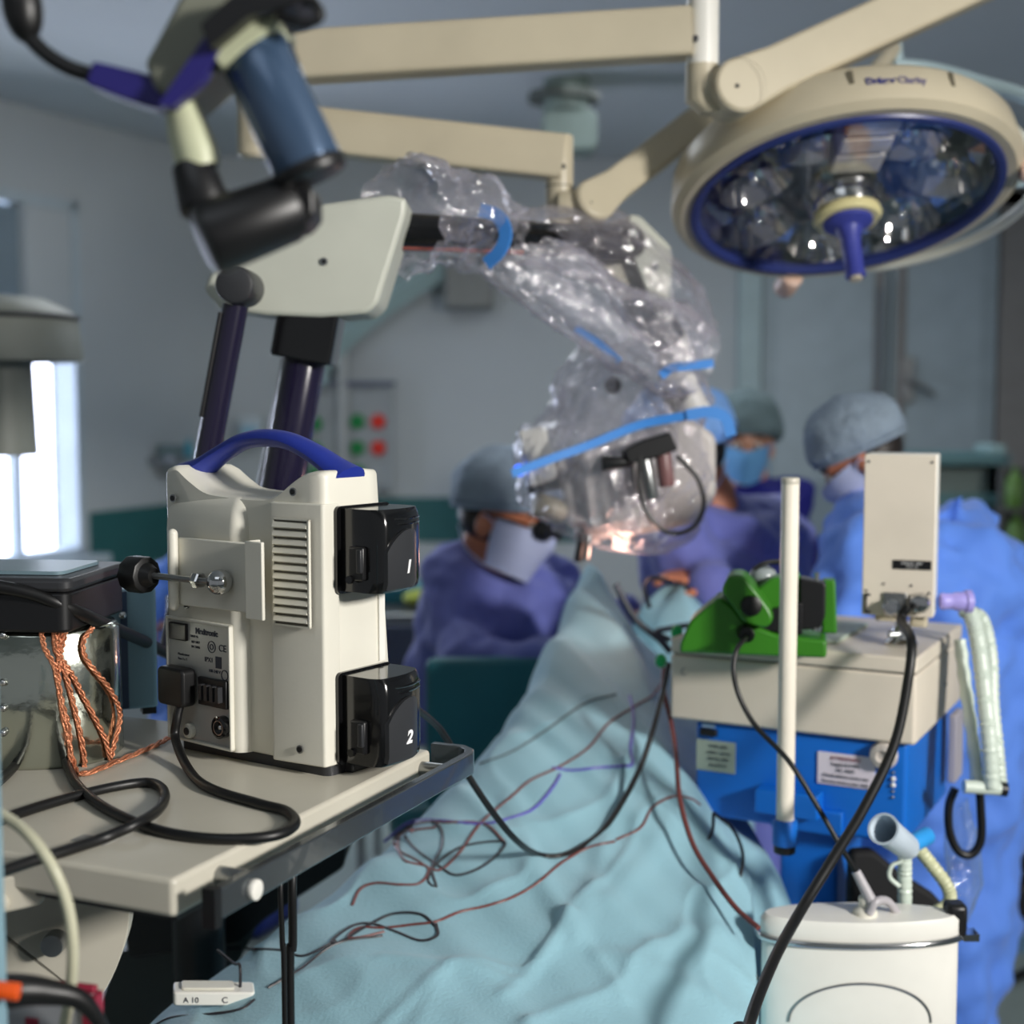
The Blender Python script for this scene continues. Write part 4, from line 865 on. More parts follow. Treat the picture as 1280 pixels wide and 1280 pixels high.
# canister
kx = P(1075, 1160, 1.75)
dz = P(1075, 1186, 1.70).z
dr = thing('white_canister', 'large white lidded canister with a chrome clamp ring', 'canister', (kx.x, 1.75, .60))
KF = Fr((kx.x, 1.75, .60)); Hk = dz - .60
bm = BM(); lathe(bm, KF, [(.115, 0), (.126, .006), (.126, Hk - .01), (.122, Hk)], 64, sy=.30); kb = obj('canister_body', bm, white, dr, angle=50)
bm = BM(); lathe(bm, KF, [(.126, Hk - .004), (.128, Hk), (.128, Hk + .022), (.122, Hk + .028), (.01, Hk + .030)], 64, sy=.30); ld_ = obj('lid', bm, white, dr, angle=40)
bm = BM(); tube(bm, [KF(.129 * math.cos(t), .129 * .31 * math.sin(t), Hk - .001) for t in [2 * PI * k / 60 for k in range(61)]], .0045, 10, 1, smooth=False); rg = obj('clamp_ring', bm, chrome, dr)
bm = BM(); box(bm, KF, (.13, -.012, Hk - .006), (.150, .012, Hk + .003)); obj('ring_latch', bm, chrome, rg)
bm = BM(); box(bm, KF, (.110, -.01, Hk + .0), (.136, .02, Hk + .04)); obj('black_clip', bm, black, rg, bevel=.006)
bm = BM(); tube(bm, [KF(.09 * math.cos(t) - .005, -.0385 * math.sqrt(1 - ((.09 * math.cos(t) - .005) / .126) ** 2), Hk - .105 + .055 * math.sin(t)) for t in [PI * k / 20 for k in range(21)]], .0016, 8, 2); obj('bail_handle', bm, steel, dr)
bm = BM(); lathe(bm, KF.at(.004, -.008, Hk + .028), [(.016, 0), (.015, .006), (.008, .012), (.009, .022), (.006, .026)], 24); obj('lid_knob', bm, cream, ld_)
bm = BM(); ball(bm, P(944, 1222, 1.74), .004); obj('side_stud', bm, charcoal, dr)
# green pump on top
gp = thing('green_holder', 'leaf green clamp device with black knobs on the ventilator lid', 'clamp device', VF(.27, .1, .122))
GP = Fr((P(948, 800, 1.96).x, 1.95, VZ + .122)).rot('z', math.radians(-12))
def gpp(pts, b0, b1, m, name, par, r=.004, bev=.004):
    bm = BM(); prism(bm, Fr(GP.o, GP.x, GP.z, GP.y), rounded(pts, r, 4), b0, b1); return obj(name, bm, m, par, bevel=bev)
k_ = 1.96 / F
def gq(px, py): return ((px - 948) * k_, (812 - py) * k_ * 1.0)
low = gpp([gq(*q) for q in ((850, 801), (862, 772), (898, 740), (916, 752), (930, 770), (968, 785), (1030, 790), (1030, 812), (850, 812))], -.03, .05, green, 'lower_jaw', gp, .006)
gpp([gq(*q) for q in ((901, 730), (910, 711), (928, 710), (945, 730), (962, 752), (966, 766), (955, 776), (930, 770))], -.045, .03, green, 'lever', gp, .008)
gpp([gq(*q) for q in ((935, 740), (960, 718), (996, 712), (1000, 790), (952, 790))], .0, .045, green, 'upper_jaw', gp, .006)
gpp([gq(*q) for q in ((1024, 722), (1040, 722), (1043, 790), (1024, 790))], .03, .06, green, 'back_plate', gp, .004)
gpp([gq(*q) for q in ((996, 716), (1028, 722), (1028, 762), (1022, 778), (996, 782))], -.01, .03, black, 'black_block', gp, .004)
gpp([gq(*q) for q in ((938, 762), (1000, 745), (1000, 786), (942, 780))], -.02, .04, black, 'inner_block', gp, .004)
bm = BM(); q = P(940, 758, 1.90); ccyl(bm, q, q + V(0, .03, 0), .0145, .003); obj('knob', bm, rubber, gp)
bm = BM(); q = P(1020, 768, 1.93); cyl(bm, q + V(0, 0, -.022), q + V(0, 0, .006), .0055); obj('steel_pin', bm, chrome, gp)
bm = BM(); q = P(1021, 730, 1.93); cyl(bm, q + V(0, 0, -.006), q + V(0, 0, .016), .003); obj('steel_pin', bm, chrome, gp)
bm = BM(); tube(bm, [P(942, 712, 1.96), P(956, 704, 1.96), P(980, 703, 1.97), P(994, 712, 1.98)], .0035, 8, 6); obj('wire_guide', bm, black, gp)
bm = BM(); ball(bm, P(954, 720, 2.0), (.02, .02, .016)); obj('clear_chamber', bm, mat('grey translucent chamber', (150, 158, 160), .2), gp)
bm = BM(); q = P(934, 794, 1.90); ccyl(bm, q, q + V(0, .035, 0), .011, .002); obj('cable_socket', bm, rubber, gp)
bm = BM(); tube(bm, [P(934, 794, 1.905), P(930, 800, 1.88), P(921, 812, 1.86), P(917, 838, 1.85), P(924, 870, 1.845), P(945, 908, 1.83), P(985, 950, 1.80), P(1020, 1005, 1.78), P(1052, 1060, 1.76), P(1072, 1092, 1.74)], .0036, 10, 7)
wr = tag(obj('black_lead', bm, rubber, None), 'thin black lead from the green clamp device down past the ivory rod', 'cable')
bm = BM(); cyl(bm, P(1070, 1089, 1.742), P(1090, 1128, 1.735), .0058, .0075); obj('lead_plug', bm, mat('grey silicone tube', (176, 172, 176), .4), wr)
# thick black cable from the cream box
bm = BM(); pts = [IB(.066, -.03, .019), IB(.058, -.04, .0), P(1139, 800, 1.86), P(1135, 850, 1.83), P(1118, 930, 1.78), P(1080, 1010, 1.72), P(1040, 1075, 1.66), P(1000, 1140, 1.6), P(965, 1205, 1.5), P(935, 1285, 1.40), P(918, 1380, 1.30), V(.22, 1.26, .3), V(.26, 1.2, .008)]; tube(bm, pts, .0066, 12, 7)
bm2 = obj('thick_cable', bm, rubber, None); tag(bm2, 'thick black cable running down from the cream instrument box across the canister', 'cable')
# ================================================================ patient under the drape
def lerp_tab(tab, y):
    for (a, va), (b, vb) in zip(tab, tab[1:]):
        if y <= b:
            t = (y - a) / (b - a); return [p + (q - p) * t for p, q in zip(va, vb)]
    return list(tab[-1][1])
TAB = [(1.40, (-.50, .245, .955)), (1.52, (-.45, .265, .975)), (1.66, (-.40, .295, 1.0)), (1.9, (-.215, .335, 1.055)), (2.2, (-.040, .27, 1.155)), (2.5, (.062, .232, 1.275)), (2.66, (.115, .20, 1.325)), (2.74, (.13, .19, 1.33)), (2.9, (.10, .2, 1.25)), (3.0, (.08, .2, 1.1))]
def crease(x, y, x0, y0, x1, y1, w=.007, h=.006):
    dx, dy = x1 - x0, y1 - y0; L2 = dx * dx + dy * dy; t = max(0, min(1, ((x - x0) * dx + (y - y0) * dy) / L2)); d2 = (x - x0 - t * dx) ** 2 + (y - y0 - t * dy) ** 2
    return .55 * h * math.exp(-d2 / (w * w))
CR = []
def addcrease(px0, py0, px1, py1, z0, w=.007, h=.006):
    a = PZ(px0, py0, z0); b = PZ(px1, py1, z0); CR.append((a.x, a.y, b.x, b.y, w, h))
addcrease(560, 1010, 715, 1135, 1.03, .012, .010); addcrease(715, 1135, 630, 1200, 1.02, .008, .008); addcrease(715, 1135, 780, 1190, 1.02, .008, .008); addcrease(630, 1030, 720, 1130, 1.04, .012, .008)
addcrease(480, 1190, 640, 1205, 1.0, .01, .006); addcrease(560, 1200, 430, 1280, 1.0, .008, .006); addcrease(660, 1245, 720, 1290, 1.0, .01, .008); addcrease(780, 1010, 720, 1130, 1.04, .014, .008)
addcrease(830, 1170, 900, 1140, 1.0, .02, .012); addcrease(760, 1180, 940, 1200, 1.0, .02, .008); addcrease(860, 1040, 760, 1120, 1.02, .02, .010)
def ridge(Y): return lerp_tab(TAB, Y)
def drape_z(s, x, Y, Lx, Rx, Hz):
    q = abs(2 * s - 1)
    z = Hz - .055 * q ** 2.6 - .02 * q ** 8
    k = max(0, min(1, (Y - 1.9) / .5))
    # long folds running from the peak down and to the left
    u = (x + .55 * (Y - 2.7)) ; v = (Y - 2.7)
    f = noise.noise(V(u * 11, v * 1.8, 3.1)) + .5 * noise.noise(V(u * 24 + 4, v * 2.6, 7.7))
    z += .026 * f * (.35 + .65 * k)
    g = noise.noise(V(x * 6, Y * 6, 1.3)) + .5 * noise.noise(V(x * 14, Y * 14, 5.3))
    z += .007 * g * (1 - .6 * k)
    g2 = 1 - abs(noise.noise(V(x * 8 + 2, Y * 5, 9.1))); z += .007 * (g2 ** 7) * (1 - .5 * k)
    for c in CR: z += crease(x, Y, *c)
    return z
bm = BM(); rows = []
NY, NX, NS = 250, 130, 16
for i in range(NY + 1):
    Y = 1.40 + (3.0 - 1.40) * i / NY; Lx, Rx, Hz = ridge(Y); row = []
    Lx += .012 * noise.noise(V(Y * 5, 0, 2)); Rx += .012 * noise.noise(V(Y * 5, 4, 2))
    zl = drape_z(0, Lx, Y, Lx, Rx, Hz); zr = drape_z(1, Rx, Y, Lx, Rx, Hz)
    for k in range(NS):
        t = 1 - k / NS; wv = .02 * noise.noise(V(Y * 9, t * 1.5, 11))
        row.append(V(Lx - .05 * math.sqrt(t) - .06 * t + wv * t, Y, .02 + (zl - .02) * (1 - t)))
    for k in range(NX + 1):
        s = k / NX; s2 = .5 - .5 * math.cos(PI * s) * (1 - .0); s = .5 * s + .5 * s2; x_ = Lx + (Rx - Lx) * s
        row.append(V(x_, Y, drape_z(s, x_, Y, Lx, Rx, Hz)))
    for k in range(1, NS + 1):
        t = k / NS; wv = .02 * noise.noise(V(Y * 9, t * 1.5, 17))
        row.append(V(Rx + .02 * math.sqrt(t) + max(0, min(.13, (Y - 1.93) * 1.2)) * (1 - math.exp(-t * 14)) + wv * t, Y, .02 + (zr - .02) * (1 - t)))
    rows.append(row)
front = []
for k in range(1, NS + 1):
    t = k / NS; front.append([V(p.x, p.y - .05 * math.sqrt(t) - .02 * t, .02 + (p.z - .02) * (1 - t)) for p in rows[0]])
back = [[V(p.x, p.y + .03 * math.sqrt(k / 6), .02 + (p.z - .02) * (1 - k / 6)) for p in rows[-1]] for k in range(1, 7)]
loft(bm, front[::-1] + rows + back, False, False, closed=False)
bvh_src = bm.copy()
DBVH = BVHTree.FromBMesh(bm)
dp = obj('surgical_drape', bm, drapem, None, angle=180)
tag(dp, 'large pale teal drape tented over the patient and operating table', 'surgical drape')
def on_drape(px, py, h=.003):
    d = ray(px, py).normalized(); loc, nr, idx, dist = DBVH.ray_cast(CAM, d)
    if loc is None: return P(px, py, 2.1)
    nr = nr if nr.z > 0 else -nr
    return loc + nr * h
# patient head area: small draped mound behind the peak
bm = BM(); c = P(850, 752, 2.82); rings = []
for z_, rx, ry in ((.02, .20, .17), (.5, .17, .16), (.9, .14, .14), (c.z - .10, .10, .11), (c.z - .05, .088, .10), (c.z - .01, .07, .08), (c.z + .022, .035, .04), (c.z + .028, .004, .004)):
    rings.append([V(c.x + rx * math.cos(t) * (1 + .08 * math.sin(5 * t + z_ * 4)), c.y + ry * math.sin(t) * (1 + .08 * math.sin(4 * t)), z_ + .008 * math.sin(3 * t)) for t in [2 * PI * k / 48 for k in range(48)]])
loft(bm, rings); tag(obj('draped_support', bm, drapem, None, angle=180), 'small mound of teal cloth under the hands behind the drape peak', 'draped support')
# leads lying on the drape
def lead(pts, r, m, label, name='lead', cat='wire', group='leads lying on the drape', pre=[], post=[], sub=7, h=None):
    pp = spline([V(a, b, 0) for a, b in pts], 9); path = list(pre) + [on_drape(q.x, q.y, (h or r) + .0008) for q in pp] + list(post)
    bm = BM(); tube(bm, path, r, 8, 2); return tag(obj(name, bm, m, None), label, cat, group)
lead([(826, 856), (815, 870), (790, 885), (760, 905), (735, 935), (700, 958), (664, 975), (640, 995), (600, 1030), (575, 1065), (548, 1088), (520, 1075), (495, 1060), (500, 1042), (545, 1034)], .0021, redw, 'red brown lead curling into the rosette of loops on the drape')
lead([(502, 1040), (520, 1062), (548, 1082), (570, 1094), (600, 1085), (625, 1065), (628, 1052), (580, 1058), (548, 1078), (535, 1100), (545, 1108), (540, 1085), (552, 1060), (552, 1038), (540, 1028), (508, 1034)], .0021, darkw, 'dark grey lead wound through the rosette of loops on the drape')
lead([(630, 1052), (605, 1030), (560, 1028), (520, 1030), (498, 1050), (505, 1075), (535, 1085), (525, 1104), (500, 1106), (470, 1104), (450, 1112), (440, 1132)], .0021, redw, 'red brown lead leaving the rosette towards the cart side of the drape')
lead([(770, 1050), (800, 1035), (815, 1010), (840, 996), (862, 998), (875, 1006)], .0021, redw, 'red brown lead arching over the drape beside the ventilator', pre=[])
lead([(768, 1052), (735, 1060), (700, 1080), (670, 1105), (640, 1122), (610, 1132), (575, 1140), (545, 1152), (515, 1156), (480, 1160), (450, 1160), (435, 1172), (450, 1172), (480, 1165)], .0021, redw, 'long red brown lead running diagonally down the drape')
lead([(545, 1155), (546, 1170), (525, 1176), (495, 1165), (465, 1155), (440, 1158), (415, 1176), (425, 1178), (455, 1160), (490, 1143), (525, 1143), (545, 1158)], .0022, darkw, 'dark grey lead twisted in a long flat loop on the drape')
lead([(420, 1176), (380, 1195), (350, 1188), (300, 1186), (272, 1186)], .002, darkw, 'dark lead trailing off the drape edge below the rail')
lead([(478, 1170), (420, 1180), (375, 1212), (335, 1235)], .0022, darkw, 'black lead running to the small white module')
lead([(787, 870), (792, 900), (788, 935), (790, 955), (775, 958), (745, 960), (715, 963), (690, 960)], .0026, purplew, 'violet lead dropping down the tented drape')
lead([(700, 968), (690, 985), (668, 1010), (640, 1022), (600, 1030), (520, 1026), (480, 1052)], .0024, purplew, 'violet lead running across the rosette of loops')
lead([(600, 955), (640, 940), (680, 915), (730, 880), (770, 868)], .0022, mat('grey sheath', (96, 112, 118), .5), 'faint grey lead crossing the upper part of the drape')
# hoses in the air
bm = BM(); tube(bm, [D(.03, .12, .07), P(536, 898, 1.62), P(556, 920, 1.66), P(578, 958, 1.68), P(612, 1010, 1.7), P(645, 1050, 1.74)] + [on_drape(x_, y_, .006) for x_, y_ in ((672, 1068), (700, 1070), (728, 1058))] + [P(760, 1030, 1.92), P(800, 960, 2.0), P(825, 880, 2.05), P(836, 830, 2.1)], lambda t: .0042, 10, 7)
tag(obj('black_tube', bm, rubber, None), 'black tube sagging from the console across the drape to the head', 'tube')
bm = BM(); tube(bm, [P(830, 835, 2.12), P(829, 860, 2.1), P(838, 900, 2.08), P(845, 945, 2.0), P(850, 1000, 1.92), P(866, 1055, 1.86), P(892, 1098, 1.8), P(920, 1135, 1.76), P(948, 1160, 1.72)], .0036, 10, 7)
tag(obj('red_tube', bm, redw, None), 'dark red tube hanging from the head end to the white canister', 'tube')
bm = BM(); tube(bm, [P(892, 1016, 1.95), P(890, 1040, 1.94), P(878, 1062, 1.92), P(876, 1085, 1.9), P(890, 1115, 1.88), P(908, 1122, 1.87), P(925, 1095, 1.88), P(928, 1065, 1.9), P(915, 1035, 1.93), P(892, 1016, 1.96)], .0024, 8, 7)
tag(obj('looped_lead', bm, darkw, None), 'dark lead hanging in a single loop beside the ventilator column', 'wire')
# tubes and clips at the head end
for k, (pts, r, lab) in enumerate(((((770, 730), (785, 760), (800, 780), (825, 800), (838, 815)), .006, 'black tube bundle lying along the drape peak'), (((812, 760), (806, 735), (815, 722), (840, 728)), .004, 'dark tube curving up beside the cloth mound'), (((838, 800), (820, 790), (840, 785), (870, 780)), .005, 'dark tube lying behind the green clamp device'))):
    bm = BM(); tube(bm, [P(x_, y_, 2.42) for x_, y_ in pts], r, 8, 6); tag(obj('head_tube', bm, mat('slate tube', (34, 44, 60), .4), None), lab, 'tube', 'dark tubes at the head end')
for (px, py, lab) in ((826, 826, 'small green clip on the drape edge'), (846, 790, 'small green clip beside the green clamp device')):
    bm = BM(); ball(bm, P(px, py, 2.12), (.009, .007, .011)); bm2 = BM(); tag(obj('clip', bm, mat('bright green clip', (10, 170, 90), .4), None), lab, 'clip', 'green clips at the drape edge'); bm2.free()
# small white module
sm = on_drape(270, 1250, .0); mo = thing('white_module', 'small white electronic module lying on the lower drape', 'module', sm)
ex = (P(320, 1246, sm.y + .02) - P(222, 1246, sm.y - .0)); MF = Fr(sm + V(0, -.01, .004), ex, V(-ex.y, ex.x, 0), (0, 0, 1)); Lm = .046
bm = BM(); prism(bm, MF, rrect(-Lm, -.016, Lm, .016, .005), 0, .016); obj('module_case', bm, white, mo, bevel=.002)
bm = BM(); prism(bm, MF, rrect(-Lm * .8, -.010, Lm * .5, .012, .004), .016, .019); obj('module_lid', bm, cream, mo, bevel=.001)
text('A 10', Fr(MF(-.026, -.0165, .007), MF.x, MF.z, -MF.y), .009, ink, mo); text('C', Fr(MF(.012, -.0165, .007), MF.x, MF.z, -MF.y), .010, ink, mo)
bm = BM(); tube(bm, [MF(.03, 0, .014), MF(.03, .004, .04), P(292, 1204, sm.y + .04), P(272, 1188, sm.y + .07)], .0018, 8, 6); obj('module_lead', bm, darkw, mo)
bm = BM(); tube(bm, [on_drape(x_, y_, .004) for x_, y_ in ((318, 1250), (300, 1262), (260, 1268), (215, 1272), (190, 1284))], .0018, 8, 6); tag(obj('module_cable', bm, darkw, None), 'dark cable lying in front of the white module', 'cable')
# ================================================================ people
ctex = bpy.data.textures.new('cloth folds', 'CLOUDS'); ctex.noise_scale = .14; ctex.noise_depth = 2
def fuse(o, vox, it=6, disp=0.0):
    r = o.modifiers.new('fuse', 'REMESH'); r.mode = 'VOXEL'; r.voxel_size = vox; r.use_smooth_shade = True
    s = o.modifiers.new('soften', 'SMOOTH'); s.iterations = it; s.factor = .5
    if disp:
        d = o.modifiers.new('folds', 'DISPLACE'); d.texture = ctex; d.strength = disp; d.mid_level = .5
def oval_loft(bm, rings, n=28):
    """rings: (centre, x-axis half vector, y-axis half vector)"""
    loft(bm, [[c + a * math.cos(2 * PI * k / n) + b * math.sin(2 * PI * k / n) for k in range(n)] for c, a, b in rings])
def hand(bm, wrist, d, nrm, size=.17, curl=.5, side=1):
    d = Vector(d).normalized(); n = Vector(nrm); n = (n - d * n.dot(d)).normalized(); s = d.cross(n) * side
    for k in range(4):
        o = (k - 1.5) * .0185 * size / .17
        capsule(bm, wrist + s * o * .6, wrist + d * size * .48 + s * o, .0135 * size / .17, .0115 * size / .17, 10)
        L_ = size * (.40, .46, .43, .34)[k]; p = wrist + d * size * .48 + s * o; ang = 0; r = .0092 * size / .17
        for j, f in enumerate((.45, .32, .25)):
            ang += curl * (.6 + .35 * j); q = p + (d * math.cos(ang) - n * math.sin(ang)) * L_ * f
            capsule(bm, p, q, r, r * .9, 8); p = q; r *= .92
    p = wrist + d * size * .12 - s * .022; q = p + (d * .6 - s * .7 - n * .35).normalized() * size * .2; capsule(bm, p, q, .012, .010, 8)
    capsule(bm, q, q + (d * .85 - s * .15 - n * .5).normalized() * size * .19, .010, .0085, 8)
def person(label, hc, f, u, base, shoulders, arms, gown_rings, gm, capmat, mkmat, cat='person', k=1.0, sk=skin, hands=True, gown_caps=(), legs=(), glasses=False, name='person', capscale=1.0, fold=.085):
    hc = Vector(hc); f = Vector(f).normalized(); u = Vector(u); u = (u - f * u.dot(f)).normalized(); s = f.cross(u)
    root = thing(name, label, cat, base, 'surgical team')
    h = lambda a, b, c: hc + (f * a + s * b + u * c) * k
    H_ = Fr(hc, f, s, u)
    bm = BM()
    ball(bm, h(-.008, 0, .025), (.098 * k, .077 * k, .100 * k), H_)
    ball(bm, h(.030, 0, -.045), (.062 * k, .058 * k, .078 * k), H_)
    ball(bm, h(.065, 0, -.098), (.026 * k, .03 * k, .022 * k), H_)
    ball(bm, h(.060, 0, .018), (.034 * k, .058 * k, .022 * k), H_)
    capsule(bm, h(.088, 0, .005), h(.108, 0, -.034), .011 * k, .014 * k, 10)
    for q in (-1, 1):
        ball(bm, h(-.004, q * .080, -.022), (.020 * k, .010 * k, .034 * k), Fr(hc, (f - s * q * .35).normalized(), s, u))
        ball(bm, h(.058, q * .034, -.04), (.026 * k, .024 * k, .024 * k), H_)
    capsule(bm, h(.080, -.016, -.068), h(.080, .016, -.068), .010 * k, .010 * k, 8)
    sh0, sh1 = [Vector(q) for q in shoulders]; nb = (sh0 + sh1) / 2
    capsule(bm, h(-.022, 0, -.06), nb + V(0, 0, -.03), .056 * k, .066 * k, 16)
    # trunk inside the clothes
    cl = [(Vector(c), Vector(a), Vector(b)) for c, a, b in gown_rings]
    oval_loft(bm, [(c - V(0, 0, .03), a * .6, b * .6) for c, a, b in cl])
    for pts, hd in arms:
        pts = [Vector(p) for p in pts]
        capsule(bm, pts[0], pts[1], .046, .036); capsule(bm, pts[1], pts[2], .036, .026)
        if hd: hand(bm, pts[2], hd[0], hd[1], hd[2] if len(hd) > 2 else .175, hd[3] if len(hd) > 3 else .45, hd[4] if len(hd) > 4 else 1)
    for pts in legs:
        pts = [Vector(p) for p in pts]; capsule(bm, pts[0], pts[1], .075, .055); capsule(bm, pts[1], pts[2], .055, .038)
    body_ = obj('body', bm, sk, root, angle=180); fuse(body_, .0065, 3)
    for q in (-1, 1):
        bm = BM(); ball(bm, h(.083, q * .031, .0), (.010 * k, .014 * k, .010 * k), H_); e = obj('eye', bm, mat('eye white', (225, 222, 215), .2), root)
        bm = BM(); ball(bm, h(.0915, q * .031, .0), .0055 * k); obj('iris', bm, mat('dark iris', (30, 22, 18), .2), e)
        bm = BM(); tube(bm, [h(.086, q * .014, .020), h(.089, q * .032, .026), h(.072, q * .052, .020)], .0042 * k, 6, 4); obj('eyebrow', bm, hairm, root)
    bm = BM(); ball(bm, h(-.022, 0, -.018), (.080 * k, .079 * k, .062 * k), H_); obj('hair', bm, hairm, root)
    # cap
    bm = BM(); cs_ = capscale; CFm = Fr(h(-.018, 0, .042), (f + u * .28).normalized(), s, (u - f * .28).normalized())
    ball(bm, CFm.o, (.120 * k * cs_, .098 * k * cs_, .100 * k * cs_), CFm, 40, 26)
    for v in bm.verts:
        r = v.co - CFm.o; c = r.dot(CFm.z); a = r.dot(CFm.x); lim = -.030 * k
        n_ = noise.noise(v.co * 26) * .009 + .006 * abs(noise.noise(v.co * 55 + V(4, 2, 9))) * 1.5
        if c > lim: v.co += r.normalized() * n_ * k
        else: v.co += CFm.z * ((lim - c) * .93) ; r2 = v.co - CFm.o; pl = r2 - CFm.z * r2.dot(CFm.z); v.co -= pl * .06
    cp_ = obj('cap', bm, capmat, root, angle=180)
    bm = BM(); tube(bm, [CFm((.113 * math.cos(t)) * k * cs_, .0925 * math.sin(t) * k * cs_, -.032 * k) for t in [2 * PI * i / 36 for i in range(37)]], .006 * k, 8, 1, smooth=False); obj('cap_band', bm, capmat, cp_)
    # mask
    if mkmat:
        bm = BM(); rows_ = []
        for i in range(11):
            z_ = -.012 - .108 * i / 10; row = []
            for j in range(15):
                a_ = math.radians(-88 + 176 * j / 14); bul = 1 - .35 * ((z_ + .055) / .06) ** 2
                nose = .020 * math.exp(-((z_ + .03) / .03) ** 2) * math.exp(-(a_ / .35) ** 2)
                tt = i / 10; fw = 1 if tt < .5 else 1 - .16 * ((tt - .45) / .55) ** 1.5
                row.append(h(.012 + (.099 + nose) * math.cos(a_) * fw, .0735 * math.sin(a_) * (1 - .30 * tt ** 2), z_ + .012 * abs(math.sin(a_)) + .0025 * math.sin(i * 2.4)))
            rows_.append(row)
        inner = [[p - f * .004 * k for p in r] for r in rows_]
        loft(bm, rows_, False, False, closed=False); loft(bm, inner, False, False, closed=False)
        mk = obj('mask', bm, mkmat, root, angle=180)
        for q in (-1, 1):
            bm = BM(); tube(bm, [h(.018, q * .074, -.02), h(0, q * .086, -.004), h(-.016, q * .088, -.012)], .0022 * k, 6, 4); obj('ear_loop', bm, mkmat, mk)
            bm = BM(); tube(bm, [h(.018, q * .070, -.105), h(-.03, q * .078, -.085), h(-.07, q * .06, -.05)], .0022 * k, 6, 4); obj('tie', bm, mkmat, mk)
    if glasses:
        gl_ = None
        for q in (-1, 1):
            bm = BM(); lathe(bm, axis_frame(h(.094, q * .032, .0), f), [(.021 * k, 0), (.023 * k, .012), (.019 * k, .03), (.016 * k, .03)], 20); o = obj('loupe', bm, black, root)
            bm = BM(); tube(bm, [h(.094, q * .05, .002), h(.06, q * .078, .004), h(-.005, q * .090, .0)], .003, 6, 4); obj('temple', bm, black, o)
    # gown
    bm = BM(); oval_loft(bm, cl)
    capsule(bm, nb + V(0, 0, -.03), nb + (h(-.02, 0, -.12) - nb) * .35, .105 * k, .075 * k, 18)
    for q in (sh0, sh1): capsule(bm, nb + V(0, 0, -.035), q, .085, .072)
    for pts, hd in arms:
        pts = [Vector(p) for p in pts]; capsule(bm, pts[0], pts[1], .076, .068); w_ = pts[1].lerp(pts[2], .97); capsule(bm, pts[1], w_, .068, .048)
    for p, q, ra, rb in gown_caps: capsule(bm, p, q, ra, rb)
    gw = obj('gown', bm, gm, root, angle=180); fuse(gw, .013, 6, fold)
    for pts in legs:
        bm = BM(); c = Vector(pts[2]); fx = V(f.x, f.y, 0).normalized(); SFm = Fr((c.x, c.y, .004), fx, V(-fx.y, fx.x, 0))
        prism(bm, SFm, [(-.08 + .19 * 0 + x_, y_) for x_, y_ in rounded([(0, -.042), (.26, -.048), (.26, .048), (0, .042)], .04, 5)], 0, .075); obj('shoe', bm, mat('blue clog', (40, 60, 150), .5), root, bevel=.02)
    return root
Z = V(0, 0, 1)
# seated surgeon at the left of the microscope
Y1 = 3.15; hc = P(632, 642, Y1)
b1_ = V(hc.x - .06, Y1 + .02, 0)
tq = P(628, 700, Y1 + .04)
person('seated person in violet blue gown and grey bouffant cap beside the microscope, masked', hc, (.86, -.42, -.30), (.25, -.05, .95), b1_,
       (P(560, 722, Y1 + .02), P(690, 722, Y1 + .16)),
       [([P(566, 735, Y1), P(600, 850, Y1 - .18), P(700, 812, Y1 - .24)], ((.9, .1, .1), (0, 0, 1))), ([P(690, 735, Y1 + .2), P(720, 820, Y1 + .1), P(780, 770, Y1 - .1)], ((.8, -.3, .1), (0, 0, 1)))],
       [(P(632, 705, Y1 + .08), V(.13, .05, 0), V(0, .09, 0)), (P(626, 735, Y1 + .08), V(.20, .06, 0), V(-.02, .125, 0)), (P(622, 790, Y1 + .06), V(.195, .05, 0), V(-.02, .14, 0)), (P(618, 860, Y1 + .06), V(.19, .05, 0), V(-.02, .15, 0)), (P(618, 920, Y1 + .06), V(.2, .05, 0), V(-.02, .16, 0))],
       gownp, capm, maskw, sk=skind, k=1.06, glasses=True,
       legs=[([P(600, 905, Y1 - .02), P(680, 950, Y1 - .1), V(P(690, 950, Y1).x, Y1 - .12, .09)]), ([P(625, 905, Y1 + .16), P(700, 940, Y1 + .2), V(P(700, 950, Y1).x, Y1 + .18, .09)])])
# chair of the seated surgeon
ch = thing('surgeon_chair', 'teal upholstered chair behind the seated surgeon, partly behind the drape', 'chair', (P(600, 900, 2.9).x, 2.92, 0))
bm = BM(); prism(bm, Fr(P(600, 905, 2.86), (1, .05, 0), Z, (-.05, 1, 0)), rrect(-.112, -.18, .15, .135, .02), 0, .05); obj('backrest', bm, tealm, ch, bevel=.012, seg=3)
q = P(600, 905, 2.86)
bm = BM(); prism(bm, Fr((q.x, 3.12, .70)), rrect(-.2, -.2, .2, .2, .06), 0, .08); obj('seat', bm, tealm, ch, bevel=.02)
bm = BM(); box(bm, W, (q.x - .03, 2.90, .62), (q.x + .03, 2.93, q.z)); box(bm, W, (q.x - .03, 2.90, .62), (q.x + .03, 3.14, .65)); obj('back_bracket', bm, charcoal, ch)
bm = BM(); cyl(bm, (q.x, 3.12, .06), (q.x, 3.12, .70), .03); obj('pedestal', bm, steel, ch)
bm = BM(); lathe(bm, Fr((q.x, 3.12, 0)), [(.24, 0), (.24, .02), (.05, .07)], 32); obj('base', bm, charcoal, ch)
